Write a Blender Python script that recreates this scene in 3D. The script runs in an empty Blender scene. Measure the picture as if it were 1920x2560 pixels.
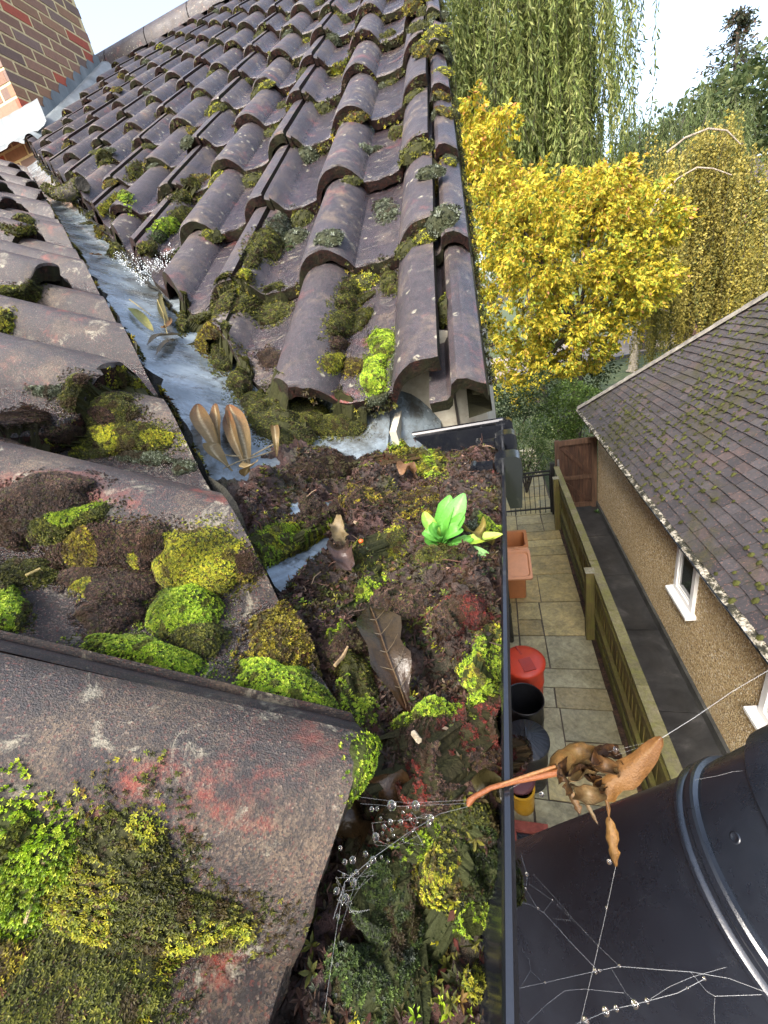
import bpy, bmesh, math, random
import numpy as np
from mathutils import Vector, Matrix
random.seed(7); rng = np.random.default_rng(7)
SC = bpy.context.scene
COL = SC.collection
R_ = math.radians

# ------------------------------------------------------------------ camera, sky, sun, exposure
CAM_R = np.array([[0.91783, 0.39666, 0.01574], [0, 0, 0], [0, 0, 0]])
def cam_axes(a, b, c):
    f = np.array([math.sin(a)*math.cos(b), math.cos(a)*math.cos(b), -math.sin(b)])
    r0 = np.array([math.cos(a), -math.sin(a), 0.0]); d0 = np.cross(f, r0)
    r = math.cos(c)*r0 + math.sin(c)*d0
    d = -math.sin(c)*r0 + math.cos(c)*d0
    return r, d, f
YAW, PITCH, ROLL, FOC = R_(-19.2115471), R_(24.44870238), R_(13.60422152), 1003.295
CR, CD, CF = cam_axes(YAW, PITCH, ROLL)
CAM = np.array([-0.00784, -0.43199, 0.12327])
cd = bpy.data.cameras.new('camera'); cam = bpy.data.objects.new('camera', cd); COL.objects.link(cam)
cd.sensor_fit = 'HORIZONTAL'; cd.sensor_width = 36.0; cd.lens = FOC/1920*36.0
cd.clip_start = 0.01; cd.clip_end = 600
cam.matrix_world = Matrix((( CR[0], -CD[0], -CF[0], CAM[0]), (CR[1], -CD[1], -CF[1], CAM[1]), (CR[2], -CD[2], -CF[2], CAM[2]), (0, 0, 0, 1)))
SC.camera = cam
W = bpy.data.worlds.new('World'); SC.world = W; W.use_nodes = True
wn = W.node_tree; bg = wn.nodes['Background']
sky = wn.nodes.new('ShaderNodeTexSky'); sky.sky_type = 'NISHITA'; sky.sun_disc = False
SUN_EL, SUN_AZ = R_(44), R_(203)      # azimuth from +Y clockwise
sky.sun_elevation = SUN_EL; sky.sun_rotation = SUN_AZ
sky.air_density = 1.0; sky.dust_density = 4.0; sky.ozone_density = 1.0
hs = wn.nodes.new('ShaderNodeHueSaturation'); hs.inputs['Saturation'].default_value = 0.78
wn.links.new(sky.outputs[0], hs.inputs['Color']); wn.links.new(hs.outputs[0], bg.inputs[0]); bg.inputs[1].default_value = 0.14
sl = bpy.data.lights.new('sun', 'SUN'); so = bpy.data.objects.new('sun', sl); COL.objects.link(so)
sl.energy = 1.5; sl.angle = R_(16); sl.color = (1.0, 0.95, 0.87)
sd = Vector((math.sin(SUN_AZ)*math.cos(SUN_EL), math.cos(SUN_AZ)*math.cos(SUN_EL), math.sin(SUN_EL)))
so.rotation_euler = sd.to_track_quat('Z', 'Y').to_euler(); so.location = (-3, -5, 12)
SC.view_settings.view_transform = 'Standard'; SC.view_settings.look = 'None'
SC.view_settings.exposure = 2.15; SC.view_settings.gamma = 1.0
SC.cycles.max_bounces = 6; SC.cycles.diffuse_bounces = 3; SC.cycles.glossy_bounces = 3
SC.cycles.transmission_bounces = 4; SC.cycles.transparent_max_bounces = 8

# ------------------------------------------------------------------ node helpers
def mat(name, rough=0.6, base=(0.3, 0.3, 0.3), spec=0.5, metal=0.0):
    m = bpy.data.materials.new(name); m.use_nodes = True
    p = m.node_tree.nodes['Principled BSDF']
    p.inputs['Base Color'].default_value = (*base, 1); p.inputs['Roughness'].default_value = rough
    p.inputs['Specular IOR Level'].default_value = spec; p.inputs['Metallic'].default_value = metal
    return m
class NT:
    def __init__(s, m):
        s.t = m.node_tree; s.p = s.t.nodes['Principled BSDF']
        s.co = s.t.nodes.new('ShaderNodeTexCoord').outputs['Object']
    def lk(s, a, b): s.t.links.new(a, b)
    def scale(s, v):
        n = s.t.nodes.new('ShaderNodeMapping'); n.inputs['Scale'].default_value = v; s.lk(s.co, n.inputs[0]); return n.outputs[0]
    def noise(s, sc, det=4, rough=0.6, dist=0.0, co=None, out='Fac'):
        n = s.t.nodes.new('ShaderNodeTexNoise'); n.inputs['Scale'].default_value = sc; n.inputs['Detail'].default_value = det
        n.inputs['Roughness'].default_value = rough; n.inputs['Distortion'].default_value = dist
        s.lk(co or s.co, n.inputs['Vector']); return n.outputs[out]
    def voro(s, sc, out='Distance', co=None, rnd=1.0):
        n = s.t.nodes.new('ShaderNodeTexVoronoi'); n.inputs['Scale'].default_value = sc; n.inputs['Randomness'].default_value = rnd
        s.lk(co or s.co, n.inputs['Vector']); return n.outputs[out]
    def ramp(s, fac, stops, interp='LINEAR'):
        n = s.t.nodes.new('ShaderNodeValToRGB'); n.color_ramp.interpolation = interp
        e = n.color_ramp.elements
        while len(e) < len(stops): e.new(0.5)
        for k, (p, c) in enumerate(stops):
            e[k].position = p
            e[k].color = (c, c, c, 1) if isinstance(c, (int, float)) else (*c, 1)
        s.lk(fac, n.inputs[0]); return n.outputs[0]
    def mix(s, fac, a, b, mode='MIX'):
        n = s.t.nodes.new('ShaderNodeMix'); n.data_type = 'RGBA'; n.blend_type = mode
        for sock, v in ((n.inputs[0], fac), (n.inputs[6], a), (n.inputs[7], b)):
            if isinstance(v, (int, float)): sock.default_value = v
            elif isinstance(v, tuple): sock.default_value = (*v, 1)
            else: s.lk(v, sock)
        return n.outputs[2]
    def math(s, op, a, b=0.0):
        n = s.t.nodes.new('ShaderNodeMath'); n.operation = op
        for sock, v in ((n.inputs[0], a), (n.inputs[1], b)):
            if isinstance(v, (int, float)): sock.default_value = v
            else: s.lk(v, sock)
        return n.outputs[0]
    def attr(s, name, out='Color'):
        n = s.t.nodes.new('ShaderNodeAttribute'); n.attribute_name = name; return n.outputs[out]
    def bump(s, h, strength=0.5, dist=0.002, prev=None):
        n = s.t.nodes.new('ShaderNodeBump'); n.inputs['Strength'].default_value = strength; n.inputs['Distance'].default_value = dist
        s.lk(h, n.inputs['Height'])
        if prev is not None: s.lk(prev, n.inputs['Normal'])
        return n.outputs[0]
    def base(s, c): s.lk(c, s.p.inputs['Base Color'])
    def rough(s, c): s.lk(c, s.p.inputs['Roughness'])
    def normal(s, n): s.lk(n, s.p.inputs['Normal'])

# ------------------------------------------------------------------ object helpers
ORG = {}
def tag(o, label=None, cat=None, group=None, kind=None):
    for k, v in (('label', label), ('category', cat), ('group', group), ('kind', kind)):
        if v: o[k] = v
    return o
def empty(name, loc, label=None, cat=None, group=None):
    o = bpy.data.objects.new(name, None); COL.objects.link(o); o.location = loc; o.empty_display_size = 0.05
    ORG[o] = np.array(loc, float); return tag(o, label, cat, group)


class MB:
    """collects vertices and faces in world coordinates"""
    def __init__(s): s.V = []; s.F = []; s.M = []; s.C = []; s.n = 0
    def add(s, V, F, m=0, c=None):
        V = np.asarray(V, float).reshape(-1, 3); k = s.n
        s.V.append(V); s.n += len(V)
        if isinstance(F, np.ndarray): s.F.append((F + k, m))
        else:
            by = {}
            for f in F: by.setdefault(len(f), []).append(f)
            for L in by.values(): s.F.append((np.array(L, int) + k, m))
        if c is None: c = (1, 1, 1)
        c = np.asarray(c, float)
        s.C.append(np.broadcast_to(c, (len(V), 3)))
        return k
    def box(s, lo, hi, m=0, c=None):
        x0, y0, z0 = lo; x1, y1, z1 = hi
        V = [(x0,y0,z0),(x1,y0,z0),(x1,y1,z0),(x0,y1,z0),(x0,y0,z1),(x1,y0,z1),(x1,y1,z1),(x0,y1,z1)]
        s.add(V, [(3,2,1,0),(4,5,6,7),(0,1,5,4),(1,2,6,5),(2,3,7,6),(3,0,4,7)], m, c)
    def obox(s, o, u, v, w, m=0, c=None):
        o, u, v, w = (np.asarray(q, float) for q in (o, u, v, w))
        V = [o, o+u, o+u+v, o+v, o+w, o+u+w, o+u+v+w, o+v+w]
        F = [(3,2,1,0),(4,5,6,7),(0,1,5,4),(1,2,6,5),(2,3,7,6),(3,0,4,7)]
        if np.dot(np.cross(u, v), w) < 0: F = [f[::-1] for f in F]
        s.add(V, F, m, c)
    def tube(s, pts, rad, n=6, m=0, c=None, cap=True):
        P = np.asarray(pts, float); r = np.broadcast_to(np.asarray(rad, float), (len(P),))
        T = np.gradient(P, axis=0); T /= np.linalg.norm(T, axis=1)[:, None] + 1e-12
        up = np.array([0, 0, 1.0]) if abs(T[0][2]) < 0.9 else np.array([1.0, 0, 0])
        V = []
        a = np.cross(T[0], up); a /= np.linalg.norm(a)
        for i in range(len(P)):
            a = a - T[i]*np.dot(a, T[i]); a /= np.linalg.norm(a) + 1e-12; b = np.cross(T[i], a)
            th = np.arange(n)*2*math.pi/n
            V.append(P[i] + r[i]*(np.cos(th)[:, None]*a + np.sin(th)[:, None]*b))
        F = []
        for i in range(len(P)-1):
            for j in range(n):
                k = (j+1) % n; F.append((i*n+j, i*n+k, (i+1)*n+k, (i+1)*n+j))
        V = np.concatenate(V)
        s.add(V, F, m, c)
        if cap:
            s.add(V[:n], [tuple(range(n))[::-1]], m, c); s.add(V[-n:], [tuple(range(n))], m, c)
    def lathe(s, o, prof, n=32, m=0, c=None, axis=(0, 0, 1), xd=(1, 0, 0)):
        o = np.asarray(o, float); w = np.asarray(axis, float); w /= np.linalg.norm(w)
        u = np.asarray(xd, float); u = u - w*np.dot(u, w); u /= np.linalg.norm(u); v = np.cross(w, u)
        th = np.arange(n)*2*math.pi/n
        ring = np.cos(th)[:, None]*u + np.sin(th)[:, None]*v
        V = np.concatenate([o + r*ring + h*w for r, h in prof]); F = []
        for i in range(len(prof)-1):
            for j in range(n):
                k = (j+1) % n; F.append((i*n+j, i*n+k, (i+1)*n+k, (i+1)*n+j))
        s.add(V, F, m, c)
    def build(s, name, mats, parent=None, loc=None, smooth=False, col=False, sharp=None):
        V = np.concatenate(s.V)
        if parent is not None: o0 = ORG[parent]
        else: o0 = np.array(loc if loc is not None else (0, 0, 0), float)
        me = bpy.data.meshes.new(name)
        Vl = (V - o0).astype(np.float32)
        me.vertices.add(len(Vl)); me.vertices.foreach_set('co', Vl.ravel())
        nl = sum(f.size for f, _ in s.F); npol = sum(len(f) for f, _ in s.F)
        me.loops.add(nl); me.polygons.add(npol)
        li = np.concatenate([f.ravel() for f, _ in s.F]).astype(np.int32)
        tot = np.concatenate([np.full(len(f), f.shape[1]) for f, _ in s.F]).astype(np.int32)
        st = np.concatenate([[0], np.cumsum(tot)[:-1]]).astype(np.int32)
        mi = np.concatenate([np.full(len(f), m) for f, m in s.F]).astype(np.int32)
        me.loops.foreach_set('vertex_index', li); me.polygons.foreach_set('loop_start', st)
        me.polygons.foreach_set('loop_total', tot); me.polygons.foreach_set('material_index', mi)
        me.polygons.foreach_set('use_smooth', np.full(npol, bool(smooth)))
        if col:
            a = me.color_attributes.new('col', 'FLOAT_COLOR', 'POINT')
            C = np.ones((len(V), 4), np.float32); C[:, :3] = np.concatenate(s.C); a.data.foreach_set('color', C.ravel())
        me.update(calc_edges=True); me.validate()
        if smooth and sharp:
            me.set_sharp_from_angle(angle=R_(sharp))
        for m in (mats if isinstance(mats, (list, tuple)) else [mats]): me.materials.append(m)
        o = bpy.data.objects.new(name, me); COL.objects.link(o)
        if parent is not None:
            o.parent = parent; ORG[o] = o0
        else:
            o.location = o0; ORG[o] = o0
        return o
def project(P):
    v = np.asarray(P, float) - CAM
    z = v@CF; return np.array([960 + FOC*(v@CR)/z, 1280 + FOC*(v@CD)/z])*(1659/1920)
# ------------------------------------------------------------------ materials of the house
def tile_material(name, scale=1.0, GM=0.45, RD=0.85, TINT=(1, 1, 1), LS=(1, 1, 1)):
    m = mat(name, 0.5, spec=0.7); t = NT(m)
    n1 = t.noise(7*scale, 5, 0.65)
    c = t.ramp(n1, [(0.30, (0.008, 0.007, 0.009)), (0.44, (0.018, 0.0145, 0.0165)), (0.58, (0.034, 0.027, 0.028)), (0.74, (0.075, 0.056, 0.044))])
    # grains of sand in the concrete
    vc = t.voro(1400, 'Color'); sp = t.t.nodes.new('ShaderNodeSeparateColor'); t.lk(vc, sp.inputs[0])
    grain = t.ramp(sp.outputs[0], [(0.0, (0.008, 0.006, 0.007)), (0.45, (0.028, 0.019, 0.019)), (0.70, (0.075, 0.043, 0.035)), (0.83, (0.17, 0.043, 0.028)), (0.90, (0.13, 0.095, 0.06)), (0.96, (0.27, 0.22, 0.17))], 'CONSTANT')
    c = t.mix(GM, c, grain)
    # rubbed places where the red body shows
    red = t.ramp(t.noise(9*scale, 7, 0.75, 0.3), [(0.575, 0.0), (0.66, 1.0)])
    redc = t.mix(sp.outputs[1], (0.20, 0.030, 0.018), (0.26, 0.085, 0.055))
    c = t.mix(t.math('MULTIPLY', red, RD), c, redc)
    # the larger scars where the skin has gone
    wet = t.attr('col'); ws = t.t.nodes.new('ShaderNodeSeparateColor'); t.lk(wet, ws.inputs[0])
    sc_ = t.ramp(t.math('ADD', ws.outputs[1], t.math('MULTIPLY', t.math('SUBTRACT', t.noise(70, 5, 0.7), 0.5), 0.9)), [(0.42, 0.0), (0.55, 1.0)])
    c = t.mix(t.math('MULTIPLY', sc_, t.ramp(t.noise(330, 4, 0.8), [(0.38, 0.12), (0.55, 0.85)])), c, t.mix(sp.outputs[2], (0.24, 0.030, 0.017), (0.26, 0.085, 0.05)))
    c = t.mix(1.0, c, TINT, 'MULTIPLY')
    # tan crust lichen
    tan = t.ramp(t.noise(11*scale, 7, 0.75), [(0.52, 0.0), (0.64, 1.0)])
    tanm = t.math('MULTIPLY', tan, t.ramp(sp.outputs[2], [(0.25, 0.15), (0.7, 0.9)]))
    c = t.mix(t.math('MULTIPLY', tanm, 0.7), c, (0.165, 0.115, 0.068))
    # pale lichen flecks
    co2 = t.noise(5, 2, out='Color'); add = t.t.nodes.new('ShaderNodeVectorMath'); add.operation = 'MULTIPLY_ADD'
    t.lk(co2, add.inputs[0]); add.inputs[1].default_value = (0.02, 0.02, 0.02); t.lk(t.co, add.inputs[2])
    v2 = t.voro(34*scale, 'Distance', add.outputs[0]); fl = t.ramp(v2, [(0.13, 1.0), (0.20, 0.0)])
    fl = t.math('MULTIPLY', fl, t.ramp(t.noise(4, 3), [(0.46, 0.0), (0.56, 1.0)]))
    fl = t.math('MULTIPLY', fl, t.ramp(t.noise(160, 3, 0.8), [(0.42, 0.0), (0.52, 1.0)]))
    c = t.mix(fl, c, (0.30, 0.275, 0.20))
    # grime in the pores, and broken pale crusts lying across the rolls
    c = t.mix(t.ramp(t.noise(85, 6, 0.8), [(0.36, 0.75), (0.52, 0.0)]), c, (0.006, 0.005, 0.005))
    cr = t.math('MULTIPLY', t.ramp(t.noise(1, 6, 0.75, 0.6, t.scale((38*LS[0], 38*LS[1], 38*LS[2]))), [(0.565, 0.0), (0.62, 1.0)]), t.ramp(t.noise(3.1, 3), [(0.42, 0.0), (0.60, 1.0)]))
    c = t.mix(t.math('MULTIPLY', cr, t.ramp(t.noise(210, 4, 0.8), [(0.40, 0.0), (0.55, 0.9)])), c, (0.24, 0.215, 0.155))
    t.base(c)
    r = t.math('ADD', t.math('MULTIPLY', ws.outputs[0], -0.36), t.ramp(t.noise(22, 4), [(0.3, 0.42), (0.7, 0.66)]))
    t.rough(r)
    h = t.math('ADD', t.math('MULTIPLY', t.noise(700, 5, 0.85), 1.2), t.math('MULTIPLY', t.voro(1400), 0.4))
    b = t.bump(h, 0.8, 0.0013); b2 = t.bump(t.noise(40, 3), 0.25, 0.004, b); t.normal(b2)
    return m
M_TILE = tile_material('roof tile concrete', 1.0, 0.55, 0.85, (0.80, 0.74, 0.70))
M_TILEF = tile_material('roof tile concrete', 1.0, 0.44, 0.45, (0.86, 0.89, 1.08), (0.45, 1.6, 1.6))  # far slope copy: blue tint puts its sky sheen into the colour
def edge_material():
    m = mat('tile broken edge', 0.9, spec=0.25); t = NT(m)
    c = t.ramp(t.noise(150, 6, 0.8), [(0.34, (0.002, 0.0013, 0.001)), (0.48, (0.010, 0.0036, 0.0026)), (0.58, (0.030, 0.0085, 0.0052)), (0.68, (0.06, 0.020, 0.012)), (0.76, (0.14, 0.075, 0.05))])
    c = t.mix(t.ramp(t.noise(11, 5, 0.7), [(0.46, 0.0), (0.58, 0.85)]), c, t.mix(t.noise(160, 3), (0.005, 0.006, 0.003), (0.028, 0.031, 0.008)))
    t.base(c); t.normal(t.bump(t.noise(170, 5, 0.75), 0.9, 0.005)); return m
M_EDGE = edge_material()
def lead_material():
    m = mat('lead sheet', 0.35, spec=0.6, metal=0.35); t = NT(m)
    c = t.ramp(t.noise(9, 6, 0.7, 0.6), [(0.3, (0.10, 0.125, 0.14)), (0.5, (0.20, 0.24, 0.265)), (0.7, (0.33, 0.385, 0.41))])
    c = t.mix(t.ramp(t.noise(25, 5, 0.8), [(0.54, 0.0), (0.64, 0.8)]), c, (0.05, 0.05, 0.045)); c = t.mix(t.ramp(t.noise(6, 7, 0.8, 0.8), [(0.50, 0.0), (0.62, 0.75)]), c, (0.075, 0.07, 0.055))
    t.base(c); t.rough(t.ramp(t.noise(14, 4), [(0.35, 0.12), (0.65, 0.42)]))
    t.normal(t.bump(t.noise(30, 3), 0.3, 0.004)); return m
M_LEAD = lead_material()
M_BLACK = mat('black plastic', 0.2, (0.007, 0.008, 0.011), 1.0)
_t = NT(M_BLACK); _t.base(_t.mix(_t.ramp(_t.noise(55, 6, 0.8), [(0.56, 0.0), (0.70, 0.7)]), (0.007, 0.008, 0.011), (0.05, 0.05, 0.042))); _t.rough(_t.ramp(_t.noise(30, 4), [(0.3, 0.12), (0.7, 0.26)])); _t.normal(_t.bump(_t.noise(300, 2), 0.06, 0.001))
def simple0(name, stops, sc, rough=0.8, bump=0.4, bsc=60, bd=0.01, det=5):
    m = mat(name, rough); t = NT(m); t.base(t.ramp(t.noise(sc, det, 0.65), stops)); t.normal(t.bump(t.noise(bsc, 4), bump, bd)); return m
def paint_material():
    m = mat('weathered cream soffit', 0.7); t = NT(m)
    c = t.ramp(t.noise(16, 5, 0.7), [(0.3, (0.20, 0.17, 0.125)), (0.6, (0.40, 0.37, 0.29)), (0.8, (0.52, 0.49, 0.41))])
    c = t.mix(t.ramp(t.noise(90, 4, 0.8), [(0.62, 0.0), (0.7, 0.6)]), c, (0.12, 0.10, 0.075))
    t.base(c); t.normal(t.bump(t.noise(120, 4), 0.3, 0.001)); return m
M_PAINT = paint_material()

# ------------------------------------------------------------------ our house: two tiled slopes meeting in a valley
house = empty('house', (-2.5, 1.0, -4.4), 'brick house with mossy purple brown roll tiled slopes meeting at a lead valley', 'house')
AL, TH, BE, SK = R_(34.82), R_(1.99), R_(29.8), R_(8.8)
FP = np.array([-0.02132, 0.09803, 0.01664])
FX = np.array([1.0, 0, 0]); FY = np.array([-math.sin(TH), math.cos(TH)*math.cos(AL), math.sin(AL)])
FN = np.cross(FX, FY); FN /= np.linalg.norm(FN)
NP0 = np.array([-0.06, 0.0, -0.0735])
NX = np.array([0, 1.0, 0]); NY = np.array([-math.cos(BE)*math.cos(SK), -math.cos(BE)*math.sin(SK), math.sin(BE)]); NN = np.cross(NX, NY); NN /= np.linalg.norm(NN)
def fpt(a, b, h=0.0): return FP + np.multiply.outer(a, FX) + np.multiply.outer(b, FY) + np.multiply.outer(h, FN)
def npt(a, b, h=0.0): return NP0 + np.multiply.outer(a, NX) + np.multiply.outer(b, NY) + np.multiply.outer(h, NN)
TT = 0.029
from mathutils import noise as mnoise
mn = mnoise.noise
def prof(m, W):
    P, rw, rh = W[0], W[1], W[2]
    m = np.mod(m, P)
    q = np.clip(np.abs((m - rw/2)/(rw/2)), 0, 1)
    z = rh*np.power(np.clip(1 - np.power(q, 2.3), 0, 1), 0.80)
    p = np.clip((m - rw)/(P - rw), 0, 1)
    return np.where(m < rw, z, -0.004*np.sin(math.pi*p))
FARW = (0.2, 0.116, 0.046, 0.078)      # pitch, roll width, roll height, seam
NEARW = (0.149, 0.088, 0.042, 0.064)
def plane_hit(px, P0, N0, h):
    v = CR*((px[0]/0.864063)-960) + CD*((px[1]/0.864063)-1280) + CF*FOC
    return CAM + v*(np.dot(P0 + N0*h - CAM, N0)/np.dot(v, N0))
SCARS = [(plane_hit(q, NP0, NN, h), r) for q, h, r in (((455, 2060), .0, .013), ((520, 1960), .0, .010), ((50, 1290), .01, .010), ((250, 1160), .01, .008), ((560, 1740), .035, .014), ((300, 1660), .038, .012), ((690, 1720), .03, .012), ((500, 1085), .03, .016), ((560, 1090), .02, .012), ((120, 1770), .03, .014), ((140, 595), .0, .02), ((250, 1175), .0, .01))]
SCARS += [(plane_hit(q, FP, FN, h), r) for q, h, r in (((352, 527), .01, .022), ((735, 862), .0, .016), ((650, 868), .03, .013), ((620, 585), .0, .02), ((715, 820), .0, .016), ((880, 545), .04, .012), ((930, 525), .0, .02), ((655, 480), .0, .014))]
def lay_tiles(pt, roll0, i_range, k_range, b0, g, mb, clipf, W, nb=4, length=None, nu=44, eave_rows=()):
    """lays double roll tiles; roll0 = left foot of a seam roll; tile i runs from its seam to the next seam two rolls on"""
    length = length or g + 0.075
    for k in k_range:
        for i in i_range:
            u0 = roll0 + W[3] + 2*W[0]*i; u1 = u0 + 2*W[0] - 0.004
            kb = b0 + k*g
            mid = pt(np.array((u0+u1)/2), np.array(kb+g/2))
            if not clipf(mid): continue
            ja, jb, jh, jr = rng.normal(0, 0.0012), rng.normal(0, 0.003), rng.normal(0, 0.0012), rng.normal(0, 0.004)
            u = np.unique(np.concatenate([np.linspace(u0, u1, nu), [u0+0.012, u0+0.013]]))
            s = np.array([0, 0.0035, 0.02] + list(np.linspace(0.08, length, nb)))
            U, S = np.meshgrid(u, s, indexing='ij')
            Z = prof(U - roll0, W) - TT*S/g
            Z = Z - 0.0045*np.exp(-S/0.0022)              # worn lower arris
            Z = np.where(U - u0 < 0.0125, Z - 0.006, Z)   # interlock rebate
            Z += rng.normal(0, 0.00035, Z.shape)
            th = 0.021 + 0.006*np.array([mn(Vector((q*50.0, kb*5, 2.3))) for q in u])[:, None] + 0*Z
            off = (U - (u0+u1)/2)
            A = U + ja - S*jr; B = kb + S + jb + off*jr; B[:, 0] += rng.normal(0, 0.0012, len(u)) + 0.0035*np.array([mn(Vector((q*38.0, kb*9, 0.3))) for q in u]) + 0.004*np.clip(np.array([mn(Vector((q*15.0, kb*7, 4.3))) for q in u])-.15, 0, 1)
            top = pt(A, B, Z + jh).reshape(-1, 3); bot = pt(A, B, Z + jh - th).reshape(-1, 3)
            wet = np.clip(1 - prof(U - roll0, W)/0.02, 0, 1).reshape(-1)
            nU, nS = U.shape
            idx = np.arange(nU*nS).reshape(nU, nS)
            q = np.stack([idx[:-1, :-1], idx[1:, :-1], idx[1:, 1:], idx[:-1, 1:]], -1).reshape(-1, 4)
            scar = np.zeros(len(top))
            for pc, pr in SCARS: scar = np.maximum(scar, np.exp(-np.sum((top - pc)**2, 1)/(pr*pr)))
            col = np.stack([wet, scar, wet*0], -1)
            k0 = mb.add(np.concatenate([top, bot]), q, 0, np.concatenate([col, col*0]))
            N = nU*nS
            mb.F.append((q[:, ::-1] + k0 + N, 1))
            fr = np.stack([idx[:-1, 0], idx[:-1, 0]+N, idx[1:, 0]+N, idx[1:, 0]], -1)
            bk = np.stack([idx[1:, -1], idx[1:, -1]+N, idx[:-1, -1]+N, idx[:-1, -1]], -1)
            lf = np.stack([idx[0, 1:], idx[0, 1:]+N, idx[0, :-1]+N, idx[0, :-1]], -1)
            rt = np.stack([idx[-1, :-1], idx[-1, :-1]+N, idx[-1, 1:]+N, idx[-1, 1:]], -1)
            mb.F.append((np.concatenate([fr, bk, lf, rt]) + k0, 1))
def clip_mesh(o, co, no):
    bm = bmesh.new(); bm.from_mesh(o.data); off = Vector(ORG[o])
    r = bmesh.ops.bisect_plane(bm, geom=bm.verts[:]+bm.edges[:]+bm.faces[:], dist=1e-5, plane_co=Vector(co)-off, plane_no=Vector(no), clear_outer=True)
    ed = [e for e in r['geom_cut'] if isinstance(e, bmesh.types.BMEdge)]
    old = set(bm.faces)
    bmesh.ops.holes_fill(bm, edges=ed, sides=0)
    nf = [f for f in bm.faces if f not in old]
    for f in nf: f.material_index = 1; f.smooth = False
    bmesh.ops.triangulate(bm, faces=nf)
    bm.to_mesh(o.data); bm.free()
# cut lines of the valley (plan): far slope keeps the far right side, near slope keeps the near left side
FC0, FCD = np.array([-0.374, 0.183]), np.array([-1.0, 0.928])
fn2 = np.array([FCD[1], -FCD[0]]); fn2 = fn2/np.linalg.norm(fn2)      # points to +x+y
NC = -0.42
def far_keep(P): return (P[0]-FC0[0])*fn2[0] + (P[1]-FC0[1])*fn2[1] > -0.34
def near_keep(P): return P[0] + P[1] < NC + 0.5
FROLL0 = -0.128; FB0, FG = 0.040, 0.335
mb = MB()
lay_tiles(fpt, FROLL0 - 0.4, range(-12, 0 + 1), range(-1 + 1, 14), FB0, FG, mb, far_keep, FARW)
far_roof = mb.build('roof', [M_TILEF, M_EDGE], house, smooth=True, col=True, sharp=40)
far_roof['label'] = 'long tiled slope rising to the ridge'
clip_mesh(far_roof, (FC0[0], FC0[1], 0), (-fn2[0], -fn2[1], 0))
NROLL0 = -0.345 + 0.02 - NEARW[3] - 2*NEARW[0]; NB0, NG = 0.0355, 0.335
mb = MB()
lay_tiles(npt, NROLL0, range(0, 14), range(0, 9), NB0, NG, mb, near_keep, NEARW, nb=6, nu=64)
near_roof = mb.build('roof', [M_TILE, M_EDGE], house, smooth=True, col=True, sharp=40)
near_roof['label'] = 'nearer tiled slope with its tile ends over the gutter'
clip_mesh(near_roof, (-0.10, -0.305, 0), (0.60, 0.62, 0))
# verge tiles down the right hand edge of the far slope
mb = MB()
up = np.array([-0.075, -0.052, -0.046, -0.042, -0.034, -0.022, -0.012, -0.006, -0.001, 0.0])
zp = np.array([-0.004, -0.002, 0.004, 0.024, 0.030, 0.029, 0.022, 0.017, 0.014, 0.010])
for k in range(0, 15):
    s = np.array([0, 0.003, 0.02, 0.15, 0.38]); jb = rng.normal(0, 0.003)
    U, S = np.meshgrid(up, s, indexing='ij'); Z = zp[:, None] + 0.024 - 0.028*S/0.33 - 0.02 - 0.003*np.exp(-S/0.002)
    B = k*0.33 + 0.004 + S + jb; B[:, 0] += rng.normal(0, 0.001, len(up))
    top = fpt(U, B, Z).reshape(-1, 3); bo = fpt(U, B, Z - np.where(U > -0.006, 0.030, 0.018)).reshape(-1, 3)
    nU, nS = U.shape; idx = np.arange(nU*nS).reshape(nU, nS); N = nU*nS
    q = np.stack([idx[:-1, :-1], idx[1:, :-1], idx[1:, 1:], idx[:-1, 1:]], -1).reshape(-1, 4)
    k0 = mb.add(np.concatenate([top, bo]), q, 0, (0.3, 0.3, 0.3)); mb.F.append((q[:, ::-1]+k0+N, 1))
    fr = np.stack([idx[:-1, 0], idx[:-1, 0]+N, idx[1:, 0]+N, idx[1:, 0]], -1)
    rt = np.stack([idx[-1, :-1], idx[-1, :-1]+N, idx[-1, 1:]+N, idx[-1, 1:]], -1)
    lf = np.stack([idx[0, 1:], idx[0, 1:]+N, idx[0, :-1]+N, idx[0, :-1]], -1)
    mb.F.append((np.concatenate([fr, rt, lf])+k0, 1))
mb.build('verge_tiles', [M_TILEF, M_EDGE], house, smooth=True, col=True, sharp=40)
# ridge
mb = MB(); kk = 0
rb = FB0 + 14*FG + 0.02
a = -6.0
while a < 0.02:
    L = 0.45; n = 12
    th = np.linspace(-0.25, math.pi+0.25, n)
    V = []
    for aa in (a, a+L-0.008):
        for tt in th: V.append(fpt(aa, rb, 0) + np.array([0, 0.13*math.cos(tt), 0.125*math.sin(tt)-0.03]))
    V = np.array(V); mb.add(V, [(j, j+1, n+j+1, n+j) for j in range(n-1)], 0, (0, 0, 0)); 
    mb.add(V[:n], [tuple(range(n))], 1); mb.add(V[n:], [tuple(range(n))[::-1]], 1)
    a += L
mb.build('ridge', [M_TILEF, M_EDGE], house, smooth=True, col=True, sharp=40)
# back slope behind the ridge so the roof is a solid
mb = MB(); R0 = fpt(-6.0, rb, -0.02); R1 = fpt(0.0, rb, -0.02)
dn = np.array([0, 3.0, -2.1])
mb.add([R0, R1, R1+dn, R0+dn], [(0, 1, 2, 3)], 0, (0, 0, 0))
mb.build('rear_slope', [M_TILEF], house, col=True)

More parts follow.
